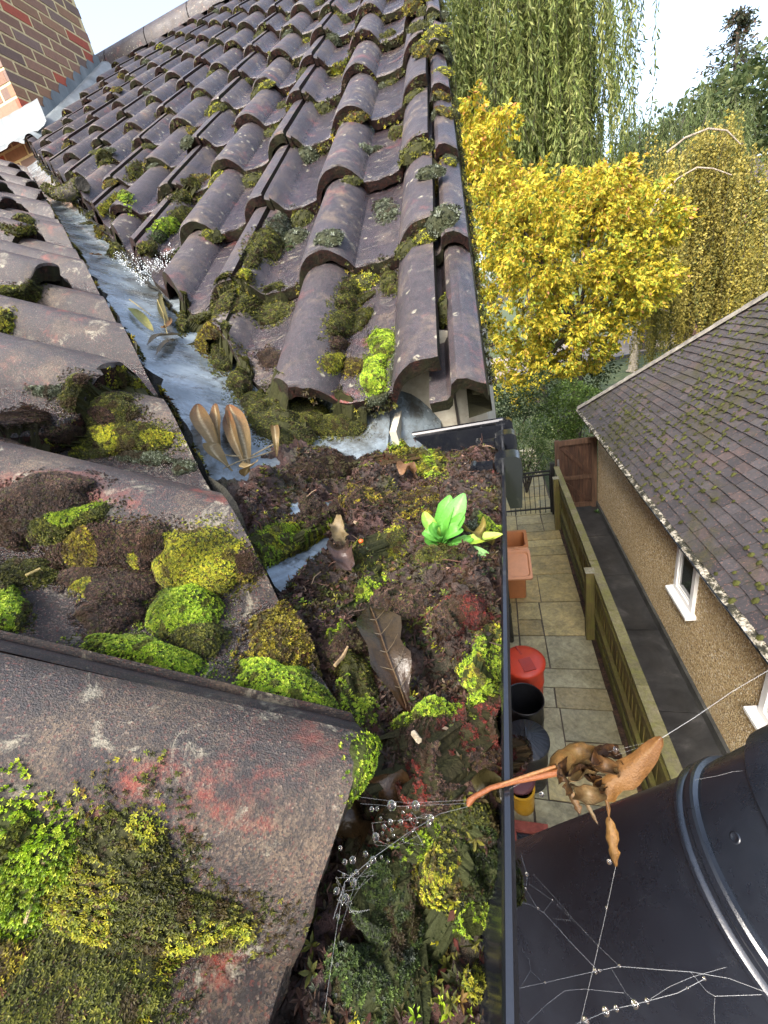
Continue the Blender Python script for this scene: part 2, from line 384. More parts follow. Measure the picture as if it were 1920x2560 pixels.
# ------------------------------------------------------------------ lead valley
def plane_z(P, N, d, x, y):  # height of the plane lowered by d
    return P[2] - (N[0]*(x-P[0]) + N[1]*(y-P[1]) + d)/N[2]
LD = 0.05
def zfar(x, y): return plane_z(FP, FN, LD, x, y)
def znear(x, y): return plane_z(NP0, NN, LD, x, y)
mb = MB()
tt = np.linspace(-0.34, 2.6, 74); ww = np.concatenate([np.linspace(-0.34, -0.05, 9), np.linspace(-0.045, 0.045, 15), np.linspace(0.05, 0.34, 9)])
V = []
for t_ in tt:
    x0, y0 = -0.40 - t_, 0.094 + 0.9*t_
    # slide y0 so that both planes agree (bottom of the V)
    for _ in range(30):
        e = zfar(x0, y0) - znear(x0, y0); y0 -= e/0.7*0.9
    for w_ in ww:
        x = min(x0 + w_*0.70, -0.168); y = y0 + (x - x0)
        z = max(zfar(x, y), znear(x, y)) + 0.0006*math.sin(9*t_+20*w_)
        z += 0.010*math.exp(-(w_/0.016)**2) + 0.006*math.exp(-(w_/0.05)**2)
        V.append((x, y, z))
n = len(ww); idx = np.arange(len(V)).reshape(-1, n)
q = np.stack([idx[:-1, :-1], idx[:-1, 1:], idx[1:, 1:], idx[1:, :-1]], -1).reshape(-1, 4)
mb.add(V, q[:, ::-1])
mb.build('valley_flashing', M_LEAD, house, smooth=True)
# mossy bedding mortar under the cut tiles, both sides of the valley
M_MORTAR = simple0('mossy bedding mortar', [(0.3, (0.004, 0.004, 0.003)), (0.5, (0.016, 0.015, 0.009)), (0.66, (0.035, 0.033, 0.018)), (0.8, (0.09, 0.08, 0.06))], 30, 0.9, 0.9, 140, 0.006)
for side in (0, 1):
    mb = MB(); V = []
    for s_ in np.linspace(0.0, 1, 150):
        if side == 0: x, y = FC0 + FCD*(-0.02 + 2.5*s_); d = -np.array(fn2)*0.028; zt = plane_z(FP, FN, 0.028, x, y)
        else: x, y = np.array([-0.10, -0.305]) + np.array([-0.62, 0.60])*(0.02 + 4.2*s_); d = np.array([0.6, 0.62])/0.863*0.016; zt = plane_z(NP0, NN, 0.024, x, y)
        zb = max(zfar(x, y), znear(x, y)) - 0.012 if side == 0 else max(zfar(x, y), znear(x, y)) - 0.012
        for f, off in ((0, 0.0), (0.35, -0.3), (0.7, 0.0), (1.0, 0.6)):
            k = off + 0.25*math.sin(s_*170 + f*5) + rng.normal(0, .12)
            V.append((x + d[0]*k, y + d[1]*k, zb*(1-f) + zt*f))
    idx = np.arange(len(V)).reshape(-1, 4); mb.add(V, np.stack([idx[:-1, :-1], idx[:-1, 1:], idx[1:, 1:], idx[1:, :-1]], -1).reshape(-1, 4))
    mb.build('bedding_mortar', M_MORTAR, house)
# apron of lead under the far eaves, turning down into the gutter
mb = MB(); V = []
xs = np.linspace(-0.62, -0.10, 40); ss = np.linspace(0, 1, 16)
for x in xs:
    for s in ss:
        y = 0.22 - s*0.22; z = zfar(x, y) - 0.004 + 0.010*math.exp(-((x+0.20)/0.03)**2)*s - 0.05*max(0, (x+0.165)/0.06)**2
        V.append((x, y, z - 0.02*s*s))
idx = np.arange(len(V)).reshape(-1, len(ss)); q = np.stack([idx[:-1, :-1], idx[:-1, 1:], idx[1:, 1:], idx[1:, :-1]], -1).reshape(-1, 4)
mb.add(V, q); mb.build('eaves_flashing', M_LEAD, house, smooth=True)

# ------------------------------------------------------------------ gutter
def gskew(mb):
    for V in mb.V: V[:, 0] += 0.021*(V[:, 1] - 0.151); V[:, 2] += 0.0012*np.sin(V[:, 1]*11)
GX, GZ, GY1, GY0, GW = -0.0065, -0.043, 0.151, -0.75, 0.155
mb = MB(); rr = GW/2; cx = GX - rr
th = np.linspace(math.pi, 2*math.pi, 25)
outer = [(cx + (rr)*math.cos(t), GZ + 0.084*math.sin(t)) for t in th]
inner = [(cx + (rr-0.0032)*math.cos(t), GZ + 0.081*math.sin(t)) for t in th]
lip = [(GX, GZ), (GX+0.0008, GZ+0.0022), (GX-0.0004, GZ+0.0040), (GX-0.0024, GZ+0.0038), (GX-0.0036, GZ+0.0020), (GX-0.0036, GZ+0.0004), (GX-0.0034, GZ-0.0030)]
sec = [(p[0], p[1]) for p in outer] + lip + inner[::-1][1:]
ys = np.linspace(GY0, GY1, 12)
V = np.array([(x, y, z) for y in ys for x, z in sec]); ns = len(sec); idx = np.arange(len(V)).reshape(-1, ns)
q = np.stack([idx[:-1, :-1], idx[:-1, 1:], idx[1:, 1:], idx[1:, :-1]], -1).reshape(-1, 4)
mb.add(V, q); gskew(mb); gutter = mb.build('gutter', M_BLACK, house, smooth=True, sharp=50)
# stop end
mb = MB(); yy = GY1
pts = [(cx + (rr+0.003)*math.cos(t), GZ + 0.088*math.sin(t)) for t in th] + [(GX+0.003, GZ+0.007), (GX-GW-0.003, GZ+0.007)]
n = len(pts); V = [(x, yy-0.012, z) for x, z in pts] + [(x, yy+0.004, z) for x, z in pts]
mb.add(V, [tuple(range(n))[::-1], tuple(range(n, 2*n))] + [(i, (i+1) % n, n+(i+1) % n, n+i) for i in range(n)])
mb.tube([(GX-GW, yy-0.004, GZ+0.008), (GX, yy-0.004, GZ+0.010)], 0.004, 8)
gskew(mb); mb.build('stop_end', M_BLACK, gutter)
# lip clips of the union brackets
def clip(y, w, h, fat):
    mb = MB()
    x = GX
    # outer block wrapping over the lip
    sec = [(x-0.010, GZ+0.004), (x-0.010, GZ+0.009), (x-0.004, GZ+0.0125), (x+0.010*fat, GZ+0.0125), (x+0.015*fat, GZ+0.009), (x+0.016*fat, GZ-0.004), (x+0.013*fat, GZ-0.045*h), (x+0.002, GZ-0.045*h)]
    n = len(sec); V = [(a, y-w, b) for a, b in sec] + [(a, y+w, b) for a, b in sec]
    mb.add(V, [tuple(range(n)), tuple(range(n, 2*n))[::-1]] + [(i, n+i, n+(i+1) % n, (i+1) % n) for i in range(n)])
    # inner tongue
    mb.box((x-0.030, y-w*0.55, GZ-0.004), (x-0.012, y+w*0.55, GZ+0.0045))
    mb.tube([(x-0.030, y-w*0.6, GZ+0.003), (x-0.030, y+w*0.6, GZ+0.003)], 0.0035, 8)
    gskew(mb); return mb.build('bracket_clip', M_BLACK, gutter, smooth=True, sharp=35)
clip(GY1-0.004, 0.007, 1.0, 0.8); clip(0.085, 0.0105, 1.2, 1.0); clip(0.005, 0.0115, 1.1, 1.15)
# box end and fascia of the far eaves
BY = 0.205
mb = MB()
# shaped plate under the verge
plate = [(-0.175, -0.30), (-0.175, 0.030), (-0.135, 0.074), (-0.095, 0.100), (-0.070, 0.095), (-0.045, 0.084), (-0.028, 0.074), (-0.028, -0.30)]
n = len(plate); V = [(x, BY, z) for x, z in plate] + [(x, BY+0.02, z) for x, z in plate]
mb.add(V, [tuple(range(n)), tuple(range(n, 2*n))[::-1]] + [(i, n+i, n+(i+1) % n, (i+1) % n) for i in range(n)])
mb.box((-0.037, BY+0.0215, -0.30), (-0.029, 1.2, 0.05))
soff = mb.build('box_end', M_PAINT, house)
mb = MB(); mb.box((-0.0752, BY-0.004, -0.30), (-0.0718, BY+0.001, 0.062)); mb.lathe((-0.082, BY-0.0005, 0.020), [(0.0, 0.002), (0.004, 0.0018), (0.0052, 0.0)], 12, axis=(0, -1, 0))
mb.build('joint_strip', mat('dark seam', 0.7, (0.03, 0.022, 0.016)), soff)
# fascia board along the gutter back, its end showing
mb = MB(); mb.box((-0.185, GY0, -0.34), (-0.1575, 0.150, -0.098))
mb.obox((-0.158, 0.128, -0.10), (0.010, 0.0, 0.0), (0, 0.060, 0.016), (-0.004, -0.014, 0.085))
mb.build('fascia_board', M_PAINT, house)
# walls below
M_BRK = mat('house brick', 0.8, (0.22, 0.11, 0.075))
mb = MB(); mb.box((-5.5, -3.0, -4.42), (-0.33, 0.42, -0.3)); mb.box((-5.5, 0.42, -4.42), (-0.345, 8.0, -0.2))
mb.build('wall', M_BRK, house)
# ------------------------------------------------------------------ ground, paving, paths
GZ0 = -4.4
def simple(name, stops, sc, rough=0.8, bump=0.4, bsc=60, bd=0.01, det=5):
    m = mat(name, rough); t = NT(m); t.base(t.ramp(t.noise(sc, det, 0.65), stops))
    t.normal(t.bump(t.noise(bsc, 4), bump, bd)); return m
M_GRASS = simple('garden grass', [(0.3, (0.018, 0.028, 0.008)), (0.5, (0.045, 0.065, 0.018)), (0.7, (0.10, 0.10, 0.035))], 3, 0.9, 0.8, 40, 0.03)
mb = MB(); n = 60
xs = np.linspace(-160, 260, n); ys = np.linspace(-60, 320, n)
V = []
def gz(x, y):
    d = max(0, y - 27 + 0.0*x); e = max(0, x - 8)
    return GZ0 - 0.01 + 0.02*d*min(1, e/20)*1.5
V = [(x, y, gz(x, y)) for x in xs for y in ys]
idx = np.arange(n*n).reshape(n, n); q = np.stack([idx[:-1, :-1], idx[1:, :-1], idx[1:, 1:], idx[:-1, 1:]], -1).reshape(-1, 4)
mb.add(V, q); o = mb.build('ground', M_GRASS, loc=(0, 0, 0)); tag(o, kind='structure')
# stone flags between the house and the fence: every flag a face with its own tone, joints of mortar below
def flag_material():
    m = mat('sandstone flags', 0.5); t = NT(m); a = t.attr('col')
    c = t.mix(t.ramp(t.noise(2.6, 6, 0.7, 0.8), [(0.42, 0.0), (0.68, 0.85)]), a, (0.135, 0.115, 0.028), 'MIX')
    c = t.mix(t.ramp(t.noise(7, 6, 0.75, 1.5), [(0.35, 0.6), (0.6, 0.0)]), c, (0.05, 0.05, 0.03))
    c = t.mix(0.35, c, t.ramp(t.noise(24, 5, 0.7), [(0.3, (0.10, 0.09, 0.05)), (0.7, (0.50, 0.46, 0.30))]))
    t.base(c); t.rough(t.ramp(t.noise(3, 4), [(0.35, 0.28), (0.65, 0.62)])); t.normal(t.bump(t.noise(18, 5, 0.7, 1.0), 0.4, 0.012)); return m
M_FLAG = flag_material()
M_MORT = simple('flag joints', [(0.3, (0.045, 0.038, 0.025)), (0.7, (0.13, 0.10, 0.07))], 9)
mb = MB(); mb.add([(-0.6, -1.5, GZ0), (0.93, -1.5, GZ0), (0.93, 8.4, GZ0), (-0.6, 8.4, GZ0)], [(0, 1, 2, 3)])
mb.add([(-3, 8.4, GZ0), (0.93, 8.4, GZ0), (0.93, 12.5, GZ0), (-3, 12.5, GZ0)], [(0, 1, 2, 3)])
tag(mb.build('path', M_MORT, loc=(0, 0, 0)), kind='structure')
mb = MB(); tones = [(0.36, 0.27, 0.10), (0.33, 0.25, 0.10), (0.27, 0.22, 0.12), (0.38, 0.30, 0.14), (0.22, 0.18, 0.10), (0.34, 0.24, 0.09)]
grey = [(0.30, 0.275, 0.19), (0.34, 0.31, 0.22), (0.26, 0.245, 0.18), (0.33, 0.28, 0.17)]
fr = random.Random(11)
def flag(x0, x1, y0, y1):
    g = 0.010; z0, z1 = GZ0 + 0.001, GZ0 + 0.014 + fr.uniform(-0.003, 0.003)
    ym = (y0+y1)/2
    c = np.array(fr.choice(grey if (ym < 4.4 and fr.random() < 0.85) else tones))*fr.uniform(1.35, 2.0)*np.array([1.0, 1.0, 0.82])
    j = lambda: fr.uniform(-0.006, 0.006)
    V = [(x0+g+j(), y0+g+j(), z1), (x1-g+j(), y0+g+j(), z1), (x1-g+j(), y1-g+j(), z1), (x0+g+j(), y1-g+j(), z1)]
    V += [(x, y, z0) for x, y, _ in V]
    mb.add(V, [(0, 1, 2, 3), (4, 5, 1, 0), (5, 6, 2, 1), (6, 7, 3, 2), (7, 4, 0, 3)], 0, c)
y = -1.4
while y < 8.3:
    h = fr.choice([0.30, 0.45, 0.60, 0.60, 0.75])
    k = fr.random()
    if k < 0.4: cuts = [-0.6, -0.05, 0.32 + fr.uniform(-.05, .05), 0.92]
    elif k < 0.75: cuts = [-0.6, 0.02 + fr.uniform(-.05, .1), 0.92]
    else: cuts = [-0.6, 0.1, 0.62, 0.92]
    for a, b in zip(cuts[:-1], cuts[1:]):
        if h > 0.55 and fr.random() < 0.35: flag(a, b, y, y+h*0.45); flag(a, b, y+h*0.45, y+h)
        else: flag(a, b, y, y+h)
    y += h
for yy in np.arange(8.4, 12.4, 0.6):
    for xx in np.arange(-2.6, 0.8, 0.7): flag(xx, min(xx+0.7, 0.92), yy, yy+0.6)
tag(mb.build('paving', M_FLAG, loc=(0, 0, 0), col=True), kind='structure')
# bare strip of soil and leaf litter along the fence, dark concrete path beyond
M_SOIL = simple('soil strip', [(0.3, (0.012, 0.008, 0.006)), (0.5, (0.04, 0.024, 0.014)), (0.68, (0.10, 0.05, 0.028))], 14, 0.9, 0.9, 50, 0.02)
mb = MB(); mb.add([(0.90, -1.5, GZ0+0.012), (1.10, -1.5, GZ0+0.02), (1.10, 8.1, GZ0+0.02), (0.90, 8.1, GZ0+0.012)], [(0, 1, 2, 3)])
tag(mb.build('soil_strip', M_SOIL, loc=(0, 0, 0)), kind='structure')
def conc():
    m = mat('dark damp concrete', 0.6); t = NT(m)
    c = t.ramp(t.noise(2.2, 6, 0.7, 0.5), [(0.32, (0.012, 0.012, 0.012)), (0.55, (0.035, 0.034, 0.033)), (0.75, (0.10, 0.095, 0.09))])
    c = t.mix(t.ramp(t.noise(11, 5, 0.75), [(0.55, 0.0), (0.7, 0.7)]), c, (0.012, 0.014, 0.010))
    t.base(c); t.rough(t.ramp(t.noise(3, 3), [(0.3, 0.35), (0.7, 0.8)])); t.normal(t.bump(t.noise(50, 4), 0.3, 0.005)); return m
M_CONC = conc()
mb = MB()
for k in range(8): mb.box((1.02, -2.0 + k*1.28, GZ0-0.05), (1.80, -2.0 + k*1.28 + 1.268, GZ0+0.03))
tag(mb.build('concrete_path', M_CONC, loc=(0, 0, 0)), kind='structure')

# ------------------------------------------------------------------ neighbour's bungalow
bung = empty('bungalow', (4.5, 3.5, GZ0), 'pebbledashed bungalow with a mossy plain tiled hipped roof across the side path', 'bungalow')
def dash():
    m = mat('pebbledash', 0.8); t = NT(m)
    vc = t.voro(62, 'Color'); sp = t.t.nodes.new('ShaderNodeSeparateColor'); t.lk(vc, sp.inputs[0])
    c = t.ramp(sp.outputs[0], [(0.0, (0.20, 0.125, 0.055)), (0.16, (0.46, 0.32, 0.15)), (0.5, (0.62, 0.46, 0.24)), (0.76, (0.74, 0.60, 0.37)), (0.92, (0.85, 0.77, 0.60))], 'CONSTANT')
    c = t.mix(t.ramp(t.noise(1.6, 5, 0.6), [(0.4, 0.0), (0.7, 0.45)]), c, (0.42, 0.31, 0.17))
    t.base(c); t.normal(t.bump(t.voro(62), 0.9, 0.02)); return m
M_DASH = dash()
mb = MB(); mb.box((1.80, -6.0, GZ0+0.16), (8.8, 8.18, -2.38)); mb.build('wall', M_DASH, bung)
M_PLIN = simple('plinth render', [(0.3, (0.02, 0.02, 0.019)), (0.6, (0.06, 0.06, 0.055)), (0.8, (0.13, 0.125, 0.115))], 5)
mb = MB(); mb.box((1.765, -6.0, GZ0), (8.8, 8.21, GZ0+0.16)); mb.build('plinth', M_PLIN, bung)
# roof of plain tiles, every tile a small slab
EX, EZ, EY1 = 1.60, -2.36, 8.80
G2 = R_(40.0); u_up = np.array([math.cos(G2), 0, math.sin(G2)]); nrm2 = np.array([-math.sin(G2), 0, math.cos(G2)])
def plain_material():
    m = mat('plain tile', 0.6); t = NT(m); a = t.attr('col')
    c = t.mix(t.ramp(t.noise(30, 5, 0.7), [(0.35, 0.55), (0.65, 0.0)]), a, (0.018, 0.016, 0.017))
    c = t.mix(t.ramp(t.noise(45, 4, 0.8), [(0.57, 0.0), (0.66, 0.8)]), c, (0.22, 0.115, 0.085))
    c = t.mix(t.ramp(t.noise(1.1, 6, 0.75, 0.4), [(0.50, 0.0), (0.62, 0.8)]), c, t.ramp(t.noise(70, 3), [(0.4, (0.018, 0.018, 0.008)), (0.7, (0.075, 0.062, 0.018))]))
    t.base(c); t.normal(t.bump(t.noise(120, 4), 0.4, 0.004)); return m
M_PLAIN = plain_material()
mb = MB(); mm = MB(); gp, wp = 0.105, 0.168
fr = random.Random(5)
nrow = 46
for r in range(nrow):
    up0 = r*gp; inset = up0*math.cos(G2)
    y = -3.0 + (0.5*wp if r % 2 else 0)
    while y < EY1 - inset - 0.02:
        y1 = min(y + wp - 0.005, EY1 - inset)
        o = np.array([EX-0.03, y, EZ]) + u_up*(up0 + fr.uniform(-.003, .003)) + nrm2*(0.022 + fr.uniform(-.0015, .0015))
        k = fr.random()
        c = (0.042, 0.038, 0.040) if k < .5 else ((0.056, 0.050, 0.052) if k < .82 else ((0.070, 0.052, 0.049) if k < .93 else (0.030, 0.026, 0.028)))
        c = np.array(c)*fr.uniform(.85, 1.15)
        w = u_up*(gp+0.055) - nrm2*0.028
        mb.obox(o, (0, y1-y-0.004, fr.uniform(-.003, .003)), w, nrm2*-0.015, 0, c)
        y += wp
plain = mb.build('roof', M_PLAIN, bung, col=True)
# moss in the perpends of the neighbour's roof
def tuft_moss(mb, P, s, c, fr):
    n = 6; V = [P + np.array([0, 0, 1.0])*s*0.7]
    for k in range(n):
        a = k*2*math.pi/n; V.append(P + s*fr.uniform(.7, 1.2)*(math.cos(a)*np.array([0, 1., 0]) + math.sin(a)*u_up))
    mb.add(np.array(V), [(0, 1+k, 1+(k+1) % n) for k in range(n)], 0, c)
mm = MB()
for k in range(11000):
    r = int(fr.random()**0.8*nrow); up0 = r*gp - 0.004; inset = up0*math.cos(G2)
    y = fr.uniform(-2.0, EY1 - inset - 0.1)
    v = math.sin(y*1.3 + r*0.16) + math.sin(y*2.9 - r*0.31 + 2) + 0.6*math.sin(r*0.5)
    if v < -0.25 + fr.uniform(-1.2, 1.0): continue
    yq = round(y/wp)*wp + (0.5*wp if r % 2 else 0) + 0.0 if fr.random() < .6 else y
    if yq > EY1 - inset: continue
    P = np.array([EX-0.03, yq, EZ]) + u_up*(up0 + (fr.uniform(0, .09) if yq != y else 0)) + nrm2*0.024
    c = np.array((0.034, 0.036, 0.009))*fr.uniform(.4, 1.7)
    tuft_moss(mm, P, fr.uniform(.012, .034), c, fr)
def moss_material(name):
    m = mat(name, 0.85, spec=0.2); t = NT(m); a = t.attr('col')
    t.base(t.mix(0.25, a, t.mix(t.noise(90, 3), (0.01, 0.012, 0.004), (0.10, 0.11, 0.02)))); t.normal(t.bump(t.noise(300, 3), 0.5, 0.003)); return m
M_RMOSS = moss_material('roof moss')
o = mm.build('moss', M_RMOSS, plain, col=True); o['kind'] = 'stuff'
# hip capping along the far end, and the hip slope behind it
mb = MB(); hd = np.array([math.cos(G2), -math.cos(G2), math.sin(G2)])
hipS = np.array([EX-0.02, EY1, EZ+0.02])
for k in range(16):
    a = hipS + hd*(k*0.30); b = hipS + hd*(k*0.30+0.31); n = 9; V = []
    sd2 = np.array([1, 1, 0])/math.sqrt(2); un = np.cross(sd2, hd); un /= np.linalg.norm(un); un = un if un[2] > 0 else -un
    for P, rr_ in ((a, 0.085), (b, 0.075)):
        for j in range(n):
            th_ = math.pi*(j/(n-1)); V.append(P + sd2*rr_*math.cos(th_)*1.05 + un*(rr_*0.8*math.sin(th_)))
    mb.add(V, [(j, j+1, n+j+1, n+j) for j in range(n-1)] + [tuple(range(n))])
M_HIP = simple('hip mortar tile', [(0.3, (0.07, 0.062, 0.055)), (0.55, (0.16, 0.145, 0.12)), (0.8, (0.27, 0.25, 0.21))], 11)
mb.build('hip_cap', M_HIP, bung, smooth=True, sharp=50)
mb = MB(); A = hipS; B = hipS + hd*6.3; Cc = np.array([EX + 12, EY1, EZ])
mb.add([A, B, np.array([Cc[0]-4.8, B[1], B[2]]), Cc], [(0, 1, 2, 3)], 0, (0.08, 0.065, 0.07)); mb.build('end_slope', M_PLAIN, bung, col=True)
# gutter full of moss along its eaves, white lead edge
M_GUT = simple('old gutter', [(0.3, (0.010, 0.011, 0.012)), (0.6, (0.03, 0.03, 0.03)), (0.8, (0.16, 0.15, 0.13))], 16, 0.5)
mb = MB(); gx = EX - 0.045; th2 = np.linspace(math.pi, 2*math.pi, 13)
sec = [(gx + 0.055*math.cos(t), EZ - 0.012 + 0.06*math.sin(t)) for t in th2] + [(gx+0.051*math.cos(t), EZ-0.012 + 0.055*math.sin(t)) for t in th2[::-1]]
ys = np.linspace(-5, EY1+0.06, 3); V = [(x, y, z) for y in ys for x, z in sec]; ns = len(sec)
mb.add(V, [(i*ns+j, i*ns+(j+1) % ns, (i+1)*ns+(j+1) % ns, (i+1)*ns+j) for i in range(2) for j in range(ns)])
mb.add([(gx+0.05*math.cos(t), EY1+0.05, EZ-0.012+0.058*math.sin(t)) for t in th2], [tuple(range(13))])
bg2 = mb.build('gutter', M_BLACK, bung, smooth=True, sharp=50)
def crust():
    m = mat('moss and lichen crust', 0.9); t = NT(m)
    c = t.ramp(t.noise(13, 6, 0.8, 0.3), [(0.36, (0.008, 0.008, 0.006)), (0.50, (0.03, 0.028, 0.014)), (0.54, (0.30, 0.27, 0.21)), (0.7, (0.55, 0.52, 0.45))])
    t.base(c); t.normal(t.bump(t.noise(40, 4), 0.8, 0.02)); return m
M_CRUST = crust()
mb = MB(); ys = np.arange(-5, EY1+0.03, 0.035); V = []
for y in ys:
    for j, (dx, dz) in enumerate(((-0.048, -0.014), (-0.025, 0.006), (0.0, 0.012), (0.025, 0.014), (0.05, 0.022))):
        V.append((gx+dx+rng.normal(0, .004), y, EZ-0.006+dz+rng.normal(0, .008)))
n = 5; idx = np.arange(len(V)).reshape(-1, n); q = np.stack([idx[:-1, :-1], idx[:-1, 1:], idx[1:, 1:], idx[1:, :-1]], -1).reshape(-1, 4)
mb.add(V, q[:, ::-1]); mb.build('moss_crust', M_CRUST, bg2)
mb = MB(); mb.box((EX-0.01, -6, EZ-0.09), (1.80, EY1-0.06, EZ-0.07)); mb.box((EX+0.0, -6, EZ-0.10), (EX+0.016, EY1-0.05, EZ+0.02)); mb.box((EX+0.05, 8.20, EZ-0.35), (1.86, 8.26, EZ-0.05))
mb.build('soffit', mat('white soffit paint', 0.6, (0.62, 0.61, 0.58)), bung)
M_UPVC = mat('white window plastic', 0.35, (0.80, 0.80, 0.79))
M_GLASS = mat('window glass', 0.06, (0.055, 0.062, 0.058), 0.8)
_t = NT(M_GLASS); _t.base(_t.ramp(_t.noise(1.5, 2), [(0.3, (0.03, 0.035, 0.033)), (0.7, (0.10, 0.11, 0.10))]))
def window(y0, y1, z0, z1):
    mb = MB(); x = 1.80; f = 0.062
    for a, b, c, d in ((y0, y1, z0, z0+f), (y0, y1, z1-f, z1), (y0, y0+f, z0+f, z1-f), (y1-f, y1, z0+f, z1-f)): mb.box((x-0.035, a, c), (x+0.03, b, d))
    g = 0.03
    for a, b, c, d in ((y0+f, y1-f, z0+f, z0+f+g), (y0+f, y1-f, z1-f-g, z1-f), (y0+f, y0+f+g, z0+f+g, z1-f-g), (y1-f-g, y1-f, z0+f+g, z1-f-g)): mb.box((x-0.018, a, c), (x+0.03, b, d))
    w = mb.build('window', M_UPVC, bung)
    mb = MB(); mb.box((x-0.008, y0+f+g, z0+f+g), (x+0.02, y1-f-g, z1-f-g)); mb.build('pane', M_GLASS, w)
    mb = MB(); mb.add([(x+0.01, y0-0.05, z0), (x-0.10, y0-0.05, z0-0.022), (x-0.10, y1+0.05, z0-0.022), (x+0.01, y1+0.05, z0), (x+0.01, y0-0.05, z0-0.05), (x-0.10, y0-0.05, z0-0.055), (x-0.10, y1+0.05, z0-0.055), (x+0.01, y1+0.05, z0-0.05)],
        [(0, 3, 2, 1), (4, 5, 6, 7), (1, 2, 6, 5), (0, 1, 5, 4), (3, 7, 6, 2)]); mb.build('sill', M_UPVC, w)
window(3.60, 4.09, -3.40, -2.50); window(1.62, 2.35, -3.33, -2.50)

# ------------------------------------------------------------------ fence, gates
def wood(name, stops, sc=(3, 3, 40), rough=0.8):
    m = mat(name, rough); t = NT(m)
    c = t.ramp(t.noise(1.0, 6, 0.65, 0.8, t.scale(sc)), stops); t.base(c); t.normal(t.bump(t.noise(1.0, 5, 0.6, 0.5, t.scale((sc[0]*4, sc[1]*4, sc[2]))), 0.5, 0.006)); return m
def fence_material():
    m = mat('green stained fence wood', 0.75); t = NT(m); a = t.attr('col')
    c = t.mix(t.ramp(t.noise(6, 6, 0.7, 1.0), [(0.35, 0.0), (0.65, 0.9)]), a, (0.16, 0.16, 0.03))
    c = t.mix(t.ramp(t.noise(1, 5, 0.7, 0.5, t.scale((40, 40, 2))), [(0.3, 0.55), (0.6, 0.0)]), c, (0.035, 0.024, 0.010))
    t.base(c); t.normal(t.bump(t.noise(1, 5, 0.6, 0, t.scale((60, 60, 4))), 0.4, 0.006)); return m
M_FENCE = fence_material()
FXx = 0.975
fence = empty('fence', (FXx, 3.0, GZ0), 'low algae green timber fence with square posts between the paved yard and side path', 'fence')
mb = MB(); fr = random.Random(3); y = -1.5
while y < 7.75:
    w = 0.115; t = fr.uniform(-0.004, 0.004); c = np.array((0.21, 0.15, 0.05))*fr.uniform(.6, 1.25)
    mb.obox((FXx+0.012+t, y, GZ0+0.16), (0.018, 0.0, 0), (0.012, w+0.012, 0), (0, 0, 0.95+fr.uniform(-.01, .005)), 0, c); y += w
mb.build('boards', M_FENCE, fence, col=True)
mb = MB()
mb.box((FXx-0.035, -1.5, GZ0+0.90), (FXx+0.008, 7.75, GZ0+0.985), 0, (0.12, 0.09, 0.03)); mb.box((FXx-0.035, -1.5, GZ0+0.40), (FXx+0.008, 7.75, GZ0+0.475), 0, (0.12, 0.09, 0.03))
mb.build('rail', M_FENCE, fence, col=True)
mb = MB(); mb.box((FXx-0.012, -1.5, GZ0+0.0), (FXx+0.010, 7.75, GZ0+0.155), 0, (0.10, 0.10, 0.03)); mb.build('gravel_board', M_FENCE, fence, col=True)
mb = MB()
for yy in np.arange(-1.5, 7.7, 0.5): mb.box((FXx-0.045, yy+0.004, GZ0+1.112 + 0.002*math.sin(yy*9)), (FXx+0.055, yy+0.5, GZ0+1.140 + 0.002*math.sin(yy*9)), 0, np.array((0.22, 0.19, 0.11))*(0.9+0.2*math.sin(yy*7)))
mb.build('capping', M_FENCE, fence, col=True)
for yy in (1.27, 4.27, 7.37):
    mb = MB(); mb.box((FXx-0.135, yy-0.055, GZ0-0.02), (FXx-0.032, yy+0.055, GZ0+1.145), 0, (0.14, 0.105, 0.035))
    mb.add([(FXx-0.142, yy-0.062, GZ0+1.146), (FXx-0.026, yy-0.062, GZ0+1.146), (FXx-0.026, yy+0.062, GZ0+1.156), (FXx-0.142, yy+0.062, GZ0+1.156)], [(0, 1, 2, 3)], 0, (0.30, 0.27, 0.2))
    mb.build('post', M_FENCE, fence, col=True)
# brown ledged and braced gate at the end of the side path
M_GATE = wood('brown gate wood', [(0.3, (0.020, 0.009, 0.005)), (0.55, (0.065, 0.030, 0.016)), (0.8, (0.14, 0.075, 0.042))], (22, 22, 2))
gate = empty('wooden_gate', (1.39, 8.2, GZ0), 'tall brown ledged and braced wooden gate closing the side path', 'gate')
gx0, gx1, gy, gt = 0.985, 1.785, 8.2, GZ0+1.60
mb = MB(); x = gx0+0.07
while x < gx1-0.08: mb.box((x+0.002, gy+0.012, GZ0+0.08), (min(x+0.095, gx1-0.06), gy+0.032, gt-0.03)); x += 0.097
mb.build('boards', M_GATE, gate)
mb = MB(); mb.box((gx0, gy-0.03, GZ0+0.02), (gx0+0.09, gy+0.04, gt+0.02)); mb.box((gx1-0.10, gy-0.03, GZ0+0.02), (gx1, gy+0.04, gt))
mb.box((gx0+0.08, gy-0.034, gt-0.10), (gx1-0.09, gy+0.010, gt+0.01)); mb.box((gx0+0.08, gy-0.034, GZ0+0.72), (gx1-0.09, gy+0.010, GZ0+0.80)); mb.box((gx0+0.08, gy-0.034, GZ0+0.06), (gx1-0.09, gy+0.010, GZ0+0.16))
mb.build('frame', wood('pale worn gate wood', [(0.3, (0.035, 0.017, 0.010)), (0.6, (0.11, 0.06, 0.034)), (0.8, (0.20, 0.125, 0.08))], (22, 22, 2)), gate)
for z0, z1 in ((0.80, 1.50), (0.16, 0.72)):
    mb = MB(); a = np.array([gx0+0.10, gy-0.024, GZ0+z1-0.06]); b = np.array([gx1-0.17, gy-0.024, GZ0+z0]); d = b-a
    mb.obox(a, d, (0, 0.032, 0), (0.055, 0, 0.05)); mb.build('brace', M_GATE, gate)
